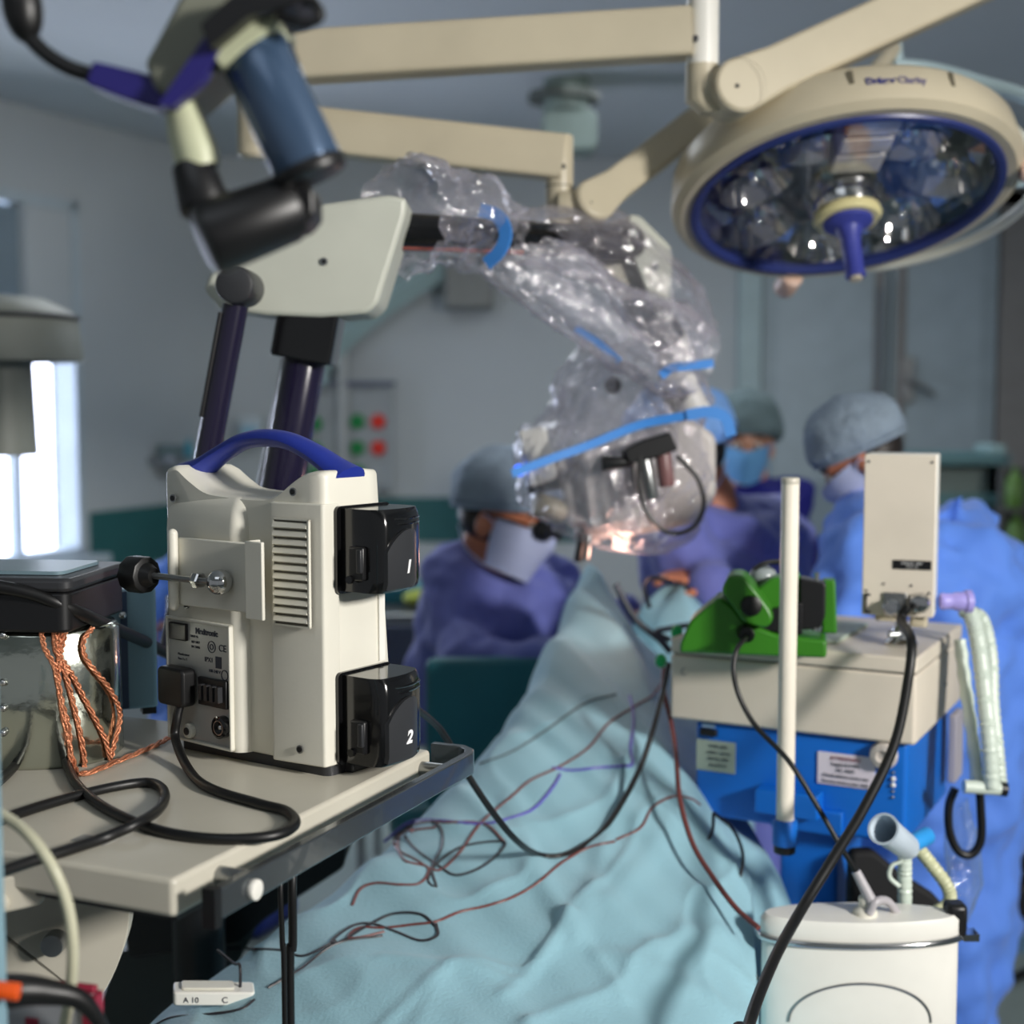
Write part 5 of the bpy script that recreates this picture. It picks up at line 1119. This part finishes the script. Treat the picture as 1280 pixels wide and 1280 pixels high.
# surgeon behind the microscope head
Y2 = 3.05; hc = P(848, 562, Y2)
person('person in violet blue gown leaning over the patient, head behind the wrapped microscope', hc, (-.85, -.30, -.35), (-.25, -.05, .95), V(P(915, 700, Y2).x, Y2 + .05, 0),
       (P(850, 660, Y2 - .10), P(962, 650, Y2 + .10)),
       [([P(850, 670, Y2 - .14), P(930, 770, Y2 - .16), P(893, 732, Y2 - .24)], ((-.85, .1, .25), (0, -.2, 1), .14, .4)), ([P(962, 660, Y2 + .12), P(1000, 790, Y2 - .02), P(905, 775, Y2 - .18)], ((-.9, -.1, .1), (0, 0, 1)))],
       [(P(905, 640, Y2), V(.13, .04, 0), V(-.02, .09, 0)), (P(912, 665, Y2), V(.20, .10, 0), V(-.04, .13, 0)), (P(918, 740, Y2 + .02), V(.20, .08, 0), V(-.03, .15, 0)), (P(925, 830, Y2 + .04), V(.19, .06, 0), V(-.03, .15, 0)), (P(930, 1000, Y2 + .06), V(.21, .06, 0), V(-.03, .17, 0)), (P(930, 1180, Y2 + .06), V(.24, .05, 0), V(-.03, .20, 0))],
       gownp, capb, maskw, sk=skind, k=1.02,
       legs=[([P(915, 1100, Y2), P(912, 1250, Y2), V(P(910, 1250, Y2).x, Y2, .09)]), ([P(945, 1100, Y2 + .1), P(945, 1250, Y2 + .1), V(P(945, 1250, Y2).x, Y2 + .12, .09)])])
# nurse at the back
Y3 = 4.35; hc = P(932, 552, Y3)
person('person in navy scrubs and grey green cap standing in the background facing the camera', hc, (-.12, -1, -.12), (0, -.1, 1), V(hc.x + .05, Y3, 0),
       (P(900, 628, Y3), P(990, 622, Y3)),
       [([P(902, 640, Y3), P(890, 740, Y3), P(930, 780, Y3 - .15)], ((.6, -.5, 0), (0, 0, 1))), ([P(988, 634, Y3), P(1000, 735, Y3), P(960, 775, Y3 - .15)], ((-.6, -.5, 0), (0, 0, 1)))],
       [(P(945, 606, Y3), V(.09, 0, 0), V(0, .08, 0)), (P(946, 632, Y3), V(.16, 0, 0), V(0, .11, 0)), (P(946, 700, Y3), V(.155, 0, 0), V(0, .12, 0)), (P(946, 780, Y3), V(.15, 0, 0), V(0, .12, 0)), (P(946, 860, Y3), V(.17, 0, 0), V(0, .14, 0))],
       navy, capd, maskb, capscale=1.16,
       legs=[([P(930, 850, Y3), P(930, 980, Y3), V(P(930, 980, Y3).x, Y3, .09)]), ([P(962, 850, Y3), P(962, 980, Y3), V(P(962, 980, Y3).x, Y3, .09)])])
# standing surgeon on the right
Y4 = 2.72; hc = P(1074, 568, Y4)
person('person in bright blue gown and patterned cap standing behind the cream instrument box, leaning in', hc, (-.68, .28, -.62), (-.55, .1, .82), V(P(1190, 900, Y4).x, Y4 + .05, 0),
       (P(1075, 690, Y4 - .14), P(1215, 664, Y4 + .12)),
       [([P(1070, 712, Y4 - .16), P(1035, 830, Y4 - .20), P(965, 790, Y4 + .0)], ((-.9, .2, -.1), (0, 0, 1))), ([P(1225, 690, Y4 + .10), P(1245, 860, Y4 + .02), P(1080, 850, Y4 - .05)], ((-.9, .1, .1), (0, 0, 1)))],
       [(P(1140, 640, Y4), V(.14, .08, -.02), V(-.04, .10, 0)), (P(1160, 672, Y4), V(.20, .12, -.02), V(-.05, .15, 0)), (P(1178, 760, Y4 + .02), V(.20, .08, 0), V(-.04, .18, 0)), (P(1180, 880, Y4 + .04), V(.18, .05, 0), V(-.03, .18, 0)), (P(1165, 1060, Y4 + .06), V(.165, .04, 0), V(-.03, .18, 0)), (P(1150, 1250, Y4 + .06), V(.15, .03, 0), V(-.03, .19, 0)), (P(1150, 1380, Y4 + .06), V(.15, .03, 0), V(-.03, .2, 0))],
       gown, capm, maskw, k=.82, sk=skind, fold=.11,
       gown_caps=[(P(1190, 640, Y4 + .02), P(1200, 622, Y4 + .0), .03, .022)],
       legs=[([P(1130, 1300, Y4), P(1128, 1420, Y4), V(P(1128, 1420, Y4).x, Y4, .09)]), ([P(1190, 1300, Y4 + .1), P(1190, 1420, Y4 + .1), V(P(1190, 1420, Y4).x, Y4 + .12, .09)])])
# assistant behind the console, mostly hidden
Y5 = 3.9; hc = P(268, 650, Y5)
person('seated person in bright blue gown almost hidden behind the cream pump console', hc, (.3, .9, -.2), (0, .1, 1), V(hc.x, Y5, 0),
       (P(222, 718, Y5), P(310, 718, Y5)),
       [([P(212, 728, Y5), P(184, 745, Y5 - .05), P(181, 762, Y5 - .12)], ((.05, -.2, -.95), (-.2, -1, 0), .15, .5)), ([P(312, 735, Y5), P(330, 830, Y5), P(290, 870, Y5 - .2)], ((-.6, -.3, 0), (0, 0, 1)))],
       [(P(266, 700, Y5), V(.10, 0, 0), V(0, .08, 0)), (P(264, 725, Y5), V(.15, 0, 0), V(0, .12, 0)), (P(262, 800, Y5), V(.15, 0, 0), V(0, .13, 0)), (P(262, 900, Y5), V(.17, 0, 0), V(0, .15, 0)), (P(262, 960, Y5), V(.19, 0, 0), V(0, .17, 0))],
       gown, capm, None,
       legs=[([P(235, 950, Y5), P(230, 1010, Y5 + .3), V(P(230, 1010, Y5).x, Y5 + .35, .09)]), ([P(290, 950, Y5), P(295, 1010, Y5 + .3), V(P(295, 1010, Y5).x, Y5 + .35, .09)])])
# ================================================================ background things
# medical gas panel
gY = 7.25
gpn = thing('gas_panel', 'white wall panel with round green and red gas outlets', 'gas panel', P(437, 600, gY))
wpn = mat('white wall panel', (150, 156, 158), .5)
bm = BM(); a = P(388, 612, gY); b = P(490, 478, gY); box(bm, W, (a.x, gY, a.z), (b.x, 7.35, b.z)); obj('panel_body', bm, wpn, gpn, bevel=.01)
bm = BM(); a2 = P(384, 482, gY - .03); b2 = P(492, 476, gY - .03); box(bm, W, (a2.x, gY - .05, a2.z), (b2.x, 7.35, b2.z)); obj('top_bar', bm, mat('slate panel edge', (90, 98, 116), .5), gpn)
bm = BM(); cyl(bm, P(428, 612, gY - .02), P(428, 440, gY - .02), .035); obj('riser_pipe', bm, mat('pale riser', (166, 170, 170), .4), gpn)
bm = BM(); a3 = P(484, 612, gY); b3 = P(492, 482, gY); box(bm, W, (a3.x, gY - .02, a3.z), (b3.x, gY + .01, b3.z)); obj('side_edge', bm, wpn, gpn)
gg = mat('green gas outlet', (20, 132, 66), .45); gr_ = mat('red gas outlet', (220, 52, 36), .45)
for px, py, m_ in ((394, 530, gg), (447, 527, gg), (473, 527, gr_), (394, 562, gg), (447, 560, gg), (473, 560, gr_), (447, 590, gg), (394, 592, gg)):
    c = P(px, py, gY); bm = BM(); lathe(bm, axis_frame(c, (0, -1, 0)), [(.04, -.01), (.04, .02), (.026, .035), (.02, .03)], 8); obj('gas_outlet', bm, m_, gpn)
# dispenser above the joint, wall shelf
dsp = thing('mounted_dispenser', 'small white dispenser with a pale blue front on the back wall', 'dispenser', P(313, 560, 7.3))
bm = BM(); a = P(300, 552, 7.25); b = P(328, 520, 7.25); box(bm, W, (a.x, 7.2, a.z), (b.x, 7.35, b.z)); obj('dispenser_body', bm, mat('pale white plastic', (190, 200, 204), .5), dsp, bevel=.01)
bm = BM(); box(bm, W, (a.x + .02, 7.185, a.z + .01), (b.x - .02, 7.2, b.z - .05)); obj('dispenser_front', bm, mat('pale blue plastic', (140, 182, 205), .4), dsp)
ws = thing('shelf_rail', 'faint grey shelf rail on the wall above the console', 'shelf', P(205, 578, 6.85))
bm = BM(); a = P(170, 580, 6.85); b = P(244, 571, 6.85); box(bm, W, (a.x, 6.8, a.z), (b.x, 6.98, b.z)); obj('shelf_board', bm, mat('grey shelf', (116, 122, 126), .5), ws)
bm = BM(); box(bm, W, (a.x + .1, 6.85, a.z - .06), (a.x + .13, 6.98, a.z)); obj('bracket', bm, steel, ws)
bm = BM(); a = P(196, 571, 6.82); b = P(228, 556, 6.82); box(bm, W, (a.x, 6.82, a.z), (b.x, 6.92, b.z)); single('shelf_box', bm, mat('grey teal carton', (104, 122, 124), .6), 'grey teal carton on the faint wall shelf', 'box', bevel=.004)
bm = BM(); ball(bm, P(212, 575, 6.8), .018); single('shelf_ball', bm, mat('pale plastic', (190, 192, 206), .4), 'tiny pale round bottle cap at the front of the wall shelf', 'cap')
# small teal bottle
bm = BM(); q = P(236, 571, 6.84); lathe(bm, Fr(q), [(.02, 0), (.02, .06), (.008, .075), (.008, .09)], 16); single('shelf_bottle', bm, mat('teal bottle', (70, 150, 170), .4), 'small teal bottle at the end of the wall shelf', 'bottle')
# ceiling stub and wall trunking
cmn = thing('pendant_stub', 'grey green pendant stub hanging from the ceiling with a dark flange', 'pendant', P(712, 190, 5.6))
c = P(708, 150, 5.6); gpm = mat('grey green enamel', (118, 134, 128), .5)
bm = BM(); lathe(bm, Fr((c.x - .01, 5.6, P(0, 127, 5.6).z)), [(.14, 0), (.14, .03), (.02, .035)], 36); obj('flange', bm, mat('dark olive flange', (74, 80, 74), .5), cmn)
bm = BM(); cyl(bm, (c.x, 5.6, P(0, 140, 5.6).z), (c.x, 5.6, H), .09); obj('drop_tube', bm, gpm, cmn)
bm = BM(); a = P(678, 190, 5.55); b = P(746, 140, 5.55); prism(bm, Fr((0, 5.5, 0), (1, 0, 0), (0, 0, 1), (0, 1, 0)), rrect(a.x, a.z, b.x, b.z, .03), 0, .2); obj('stub_box', bm, gpm, cmn, bevel=.01)
wt = thing('pendant_boom', 'pale teal boom arm slanting along the back wall to a grey box', 'boom arm', P(585, 385, 7.2))
tm = mat('pale teal boom', (162, 186, 186), .5)
bm = BM(); tube(bm, [P(395, 452, 7.2), P(440, 408, 7.2), P(500, 362, 7.2), P(570, 322, 7.2)], .075, 4, 6); obj('boom', bm, tm, wt, smooth=False)
bm = BM(); cyl(bm, P(400, 448, 7.2), P(396, 480, 7.2), .055); obj('boom_end', bm, tm, wt)
bm = BM(); a = P(556, 384, 7.1); b = P(616, 318, 7.1); box(bm, W, (a.x, 7.1, a.z), (b.x, 7.35, b.z)); obj('wall_box', bm, mat('grey wall box', (124, 126, 122), .6), wt, bevel=.01)
# instrument table behind the console
it = thing('instrument_table', 'dark draped instrument table between the console and the seated surgeon', 'table', P(505, 900, 4.6) * 1 - V(0, 0, P(505, 900, 4.6).z))
tz = P(520, 762, 4.5).z; xx0, xx1 = P(440, 760, 4.5).x, P(566, 760, 4.5).x
bm = BM(); box(bm, W, (xx0, 4.4, tz - .03), (xx1, 5.0, tz)); obj('table_top', bm, steel, it, bevel=.005)
bm = BM(); box(bm, W, (xx0 - .005, 4.385, tz - .34), (xx1 + .005, 5.01, tz - .031)); obj('table_skirt', bm, mat('slate cloth', (72, 78, 90), .8), it, bevel=.01)
for a_, b_ in ((xx0 + .03, 4.43), (xx1 - .03, 4.43), (xx0 + .03, 4.97), (xx1 - .03, 4.97)): bm = BM(); cyl(bm, (a_, b_, 0), (a_, b_, tz - .03), .014); obj('leg', bm, steel, it)
bm = BM(); q = P(530, 758, 4.55); ball(bm, V(q.x, 4.55, tz + .03), (.07, .06, .03)); single('green_cloth', bm, mat('yellow green cloth', (150, 160, 60), .8), 'yellow green folded cloth lying on the dark instrument table', 'cloth')
bm = BM(); box(bm, W, (xx0 + .08, 4.6, tz), (xx1 - .03, 4.8, tz + .06)); single('instrument_tray', bm, tealm, 'teal wrapped tray on the dark instrument table', 'tray', bevel=.01)
# supply trolley on the right
tY = 5.4; st_ = thing('supply_trolley', 'teal and grey supply trolley standing by the double door', 'trolley', V(P(1215, 640, tY).x, tY, 0))
tg = mat('muted teal trolley', (88, 128, 132), .5); tg2 = mat('grey teal trolley side', (120, 132, 134), .5)
x0_, x1_ = P(1120, 600, tY).x, P(1262, 600, tY).x
for i, (pt, pb_) in enumerate(((568, 582), (618, 634), (676, 692), (760, 776))):
    bm = BM(); box(bm, W, (x0_, tY, P(0, pb_, tY).z), (x1_, tY + .4, P(0, pt, tY).z)); obj('shelf', bm, tg, st_, bevel=.005)
bm = BM(); box(bm, W, (x0_, tY + .38, .1), (x1_, tY + .4, P(0, 575, tY).z)); obj('back_panel', bm, tg2, st_)
for x_ in (x0_, x1_): bm = BM(); box(bm, W, (x_ - .015, tY, 0), (x_ + .015, tY + .4, P(0, 566, tY).z)); obj('side_post', bm, tg2, st_)
def tb(px0, py0, px1, py1, m_, name, label, cat, dy=.05):
    a = P(px0, py1, tY + dy); b = P(px1, py0, tY + dy); bm = BM(); box(bm, W, (a.x, tY + dy, a.z), (b.x, tY + dy + .2, b.z)); return single(name, bm, m_, label, cat, bevel=.006)
tb(1238, 556, 1258, 568, mat('pale teal plastic', (150, 178, 180), .4), 'plastic_bin', 'pale teal bin at the end of the topmost trolley shelf', 'bin')
tb(1124, 586, 1236, 618, mat('grey green carton', (128, 142, 136), .6), 'carton', 'long grey green carton on the second trolley shelf', 'carton')
tb(1124, 640, 1232, 676, mat('teal carton', (78, 126, 130), .6), 'carton', 'teal carton on the third trolley shelf', 'carton')
tb(1236, 655, 1254, 676, mat('pale grey carton', (150, 160, 162), .6), 'carton', 'pale grey carton at the end of the third trolley shelf', 'carton')
for px, pb_, lab in ((1268, 634, 'green plastic bottle higher up beside the trolley'), (1270, 690, 'green plastic bottle lower down beside the trolley')):
    q = P(px, pb_, 5.2); bm = BM(); lathe(bm, Fr(q), [(.03, 0), (.034, .02), (.034, .09), (.02, .12), (.01, .13), (.01, .15)], 20); single('green_bottle', bm, mat('dull green plastic', (84, 122, 50), .4), lab, 'bottle', 'green bottles beside the trolley')
bs_ = thing('bottle_stand', 'narrow dark grey stand with two ledges beside the trolley', 'stand', V(P(1270, 690, 5.2).x, 5.2, 0))
q = P(1270, 690, 5.2)
bm = BM(); box(bm, W, (q.x - .04, 5.25, 0), (q.x + .12, 5.3, P(0, 585, 5.2).z)); obj('upright', bm, mat('dark grey stand', (84, 84, 82), .6), bs_)
for pb_ in (634, 690): bm = BM(); zz = P(0, pb_, 5.2).z; box(bm, W, (q.x - .06, 5.14, zz - .015), (q.x + .12, 5.26, zz - .001)); obj('ledge', bm, mat('dark grey stand', (84, 84, 82), .6), bs_)
# hood shaped lamp in front of the window
hl = thing('hood_lamp', 'grey drum shaped hood on a stand in front of the bright window', 'lamp hood', V(P(20, 500, 3.2).x, 3.2, 0))
hm = mat('grey olive hood enamel', (134, 138, 130), .5)
hx = P(0, 500, 3.2).x
FHy = 3.2; zt_ = P(0, 385, FHy).z; zb_ = P(0, 452, FHy).z; rr_ = P(101, 450, FHy).x - hx
bm = BM(); lathe(bm, Fr((hx, FHy, 0)), [(.02, zt_ + .03), (rr_ * .55, zt_ + .022), (rr_ * .9, zt_ - .01), (rr_ * .94, zt_ - .025), (rr_ * 1.0, zb_ + .0), (rr_ * .98, zb_), (rr_ * .9, zt_ - .04), (.02, zt_)], 56); obj('hood_cap', bm, hm, hl, angle=50)
bm = BM(); tube(bm, [V(hx + rr_ * .95 * math.cos(t), FHy + rr_ * .95 * math.sin(t), zt_ - .022) for t in [2 * PI * k / 48 for k in range(49)]], .006, 8, 1, smooth=False); obj('hood_rim', bm, charcoal, hl)
r2_ = P(45, 520, FHy).x - hx
bm = BM(); lathe(bm, Fr((hx, FHy, 0)), [(r2_ * .86, zt_ - .03), (r2_, P(0, 568, FHy).z), (r2_ * .97, P(0, 569, FHy).z), (.02, P(0, 566, FHy).z)], 48); obj('hood_drum', bm, hm, hl, angle=50)
bm = BM(); cyl(bm, (hx - .12, FHy + .0, 0), (hx - .12, FHy, zt_ + .0), .02); obj('stand_pole', bm, steel, hl)
bm = BM(); lathe(bm, Fr((hx - .12, FHy, 0)), [(.26, 0), (.26, .03), (.04, .06)], 36); obj('stand_foot', bm, charcoal, hl)
# floor things at the right
fo = thing('floor_pedal', 'black pedal block on the floor behind the standing surgeon', 'pedal', V(P(1262, 1095, 4.4).x, 4.4, 0))
q = V(P(1270, 1095, 4.4).x, 4.4, 0)
bm = BM(); prism(bm, Fr(q), rrect(-.12, -.12, .3, .2, .03), 0, .14); obj('pedal_base', bm, black, fo, bevel=.02)
bm = BM(); prism(bm, Fr(q + V(0, -.02, .14)), rrect(-.06, -.1, .22, .1, .02), 0, .03); obj('foot_plate', bm, rubber, fo, bevel=.008)
bm = BM(); tube(bm, [PZ(x_, y_, .012) for x_, y_ in ((1290, 1212), (1262, 1224), (1240, 1232), (1200, 1233), (1160, 1230))], .012, 10, 6); single('floor_cable', bm, rubber, 'black cable lying across the floor behind the blue gown', 'cable')
bm = BM(); a = PZ(1180, 1190, .004); b = PZ(1300, 1166, .004); box(bm, W, (a.x, a.y, 0), (b.x + .5, b.y, .004)); o = obj('floor_band', bm, mat('blue grey floor band', (96, 130, 156), .4), None); o['kind'] = 'structure'; o.name = 'trim_7'
# hanging drain cord on the double door, drawn as the thin conduit beside the stile
bm = BM(); cyl(bm, P(1100, 360, 7.27), P(1098, 500, 7.27), .012); single('door_cord', bm, mat('slate conduit', (112, 120, 126), .5), 'thin slate conduit running down the double door', 'conduit')
# ================================================================ light
def area(name, loc, target, size, power, col, sy=None):
    l = bpy.data.lights.new(name, 'AREA'); l.energy = power; l.color = col; l.size = size
    if sy: l.shape = 'RECTANGLE'; l.size_y = sy
    o = bpy.data.objects.new(name, l); C.objects.link(o); o.location = loc
    o.rotation_euler = (Vector(target) - Vector(loc)).to_track_quat('-Z', 'Y').to_euler(); return o
area('key lamp', (2.3, -.55, 2.35), (0.1, 1.7, 1.35), .38, 48, (1.0, .965, .915)).data.spread = math.radians(110)
area('window daylight', LF(wa0 + .7, .25, 1.5), (0.2, 2.6, 1.2), 1.3, 15, (.78, .87, 1.0), 1.0)
area('overhead fill', (1.0, 5.2, 2.86), (1.0, 5.2, 0), 1.6, 15, (.88, .93, .98))  # added area fill under the ceiling for room brightness, no fixture modelled
area('overhead fill', (-.7, 4.4, 2.86), (-.9, 4.6, 0), 1.2, 24, (.88, .93, .98))  # added fill that lifts the left wall, no lamp hangs there
area('overhead fill', (-.6, 0.2, 2.86), (-.3, 1.5, 0), 1.2, 5, (.85, .92, 1.0))  # weak added fill overhead near the camera, not a fixture
sp_ = bpy.data.lights.new('microscope illuminator', 'SPOT'); sp_.energy = .9; sp_.color = (1.0, .62, .46); sp_.spot_size = math.radians(36); sp_.spot_blend = .5; sp_.shadow_soft_size = .01
o = bpy.data.objects.new('microscope illuminator', sp_); C.objects.link(o); o.location = P(735, 682, 2.43); o.rotation_euler = (P(860, 745, 2.78) - P(735, 682, 2.43)).to_track_quat('-Z', 'Y').to_euler()
fl = bpy.data.lights.new('field reflection fill', 'POINT'); fl.energy = .42; fl.color = (1.0, .55, .42); fl.shadow_soft_size = .02  # added warm point light that makes pink highlights under the microscope head
o = bpy.data.objects.new('field reflection fill', fl); C.objects.link(o); o.location = P(775, 706, 2.36)
w = bpy.data.worlds.new('World'); SC.world = w; w.use_nodes = True
w.node_tree.nodes['Background'].inputs[0].default_value = (.72, .77, .82, 1); w.node_tree.nodes['Background'].inputs[1].default_value = .27
# ================================================================ camera
cd = bpy.data.cameras.new('Camera'); cam = bpy.data.objects.new('Camera', cd); C.objects.link(cam)
cam.location = CAM; cam.rotation_euler = (PI / 2 - PITCH, 0, 0)
cd.sensor_width = 36; cd.sensor_height = 36; cd.sensor_fit = 'HORIZONTAL'; cd.lens = F / 1280 * 36; cd.clip_start = .05
cd.dof.use_dof = True; cd.dof.focus_distance = 1.42; cd.dof.aperture_fstop = 3.4
SC.camera = cam
SC.view_settings.view_transform = 'Standard'; SC.view_settings.look = 'None'; SC.view_settings.gamma = 1.0; SC.view_settings.use_curve_mapping = False
SC.view_settings.exposure = 0.0
SC.cycles.max_bounces = 8; SC.cycles.transparent_max_bounces = 24; SC.cycles.use_denoising = True; SC.cycles.caustics_reflective = False; SC.cycles.caustics_refractive = False
SC.cycles.sample_clamp_indirect = 6
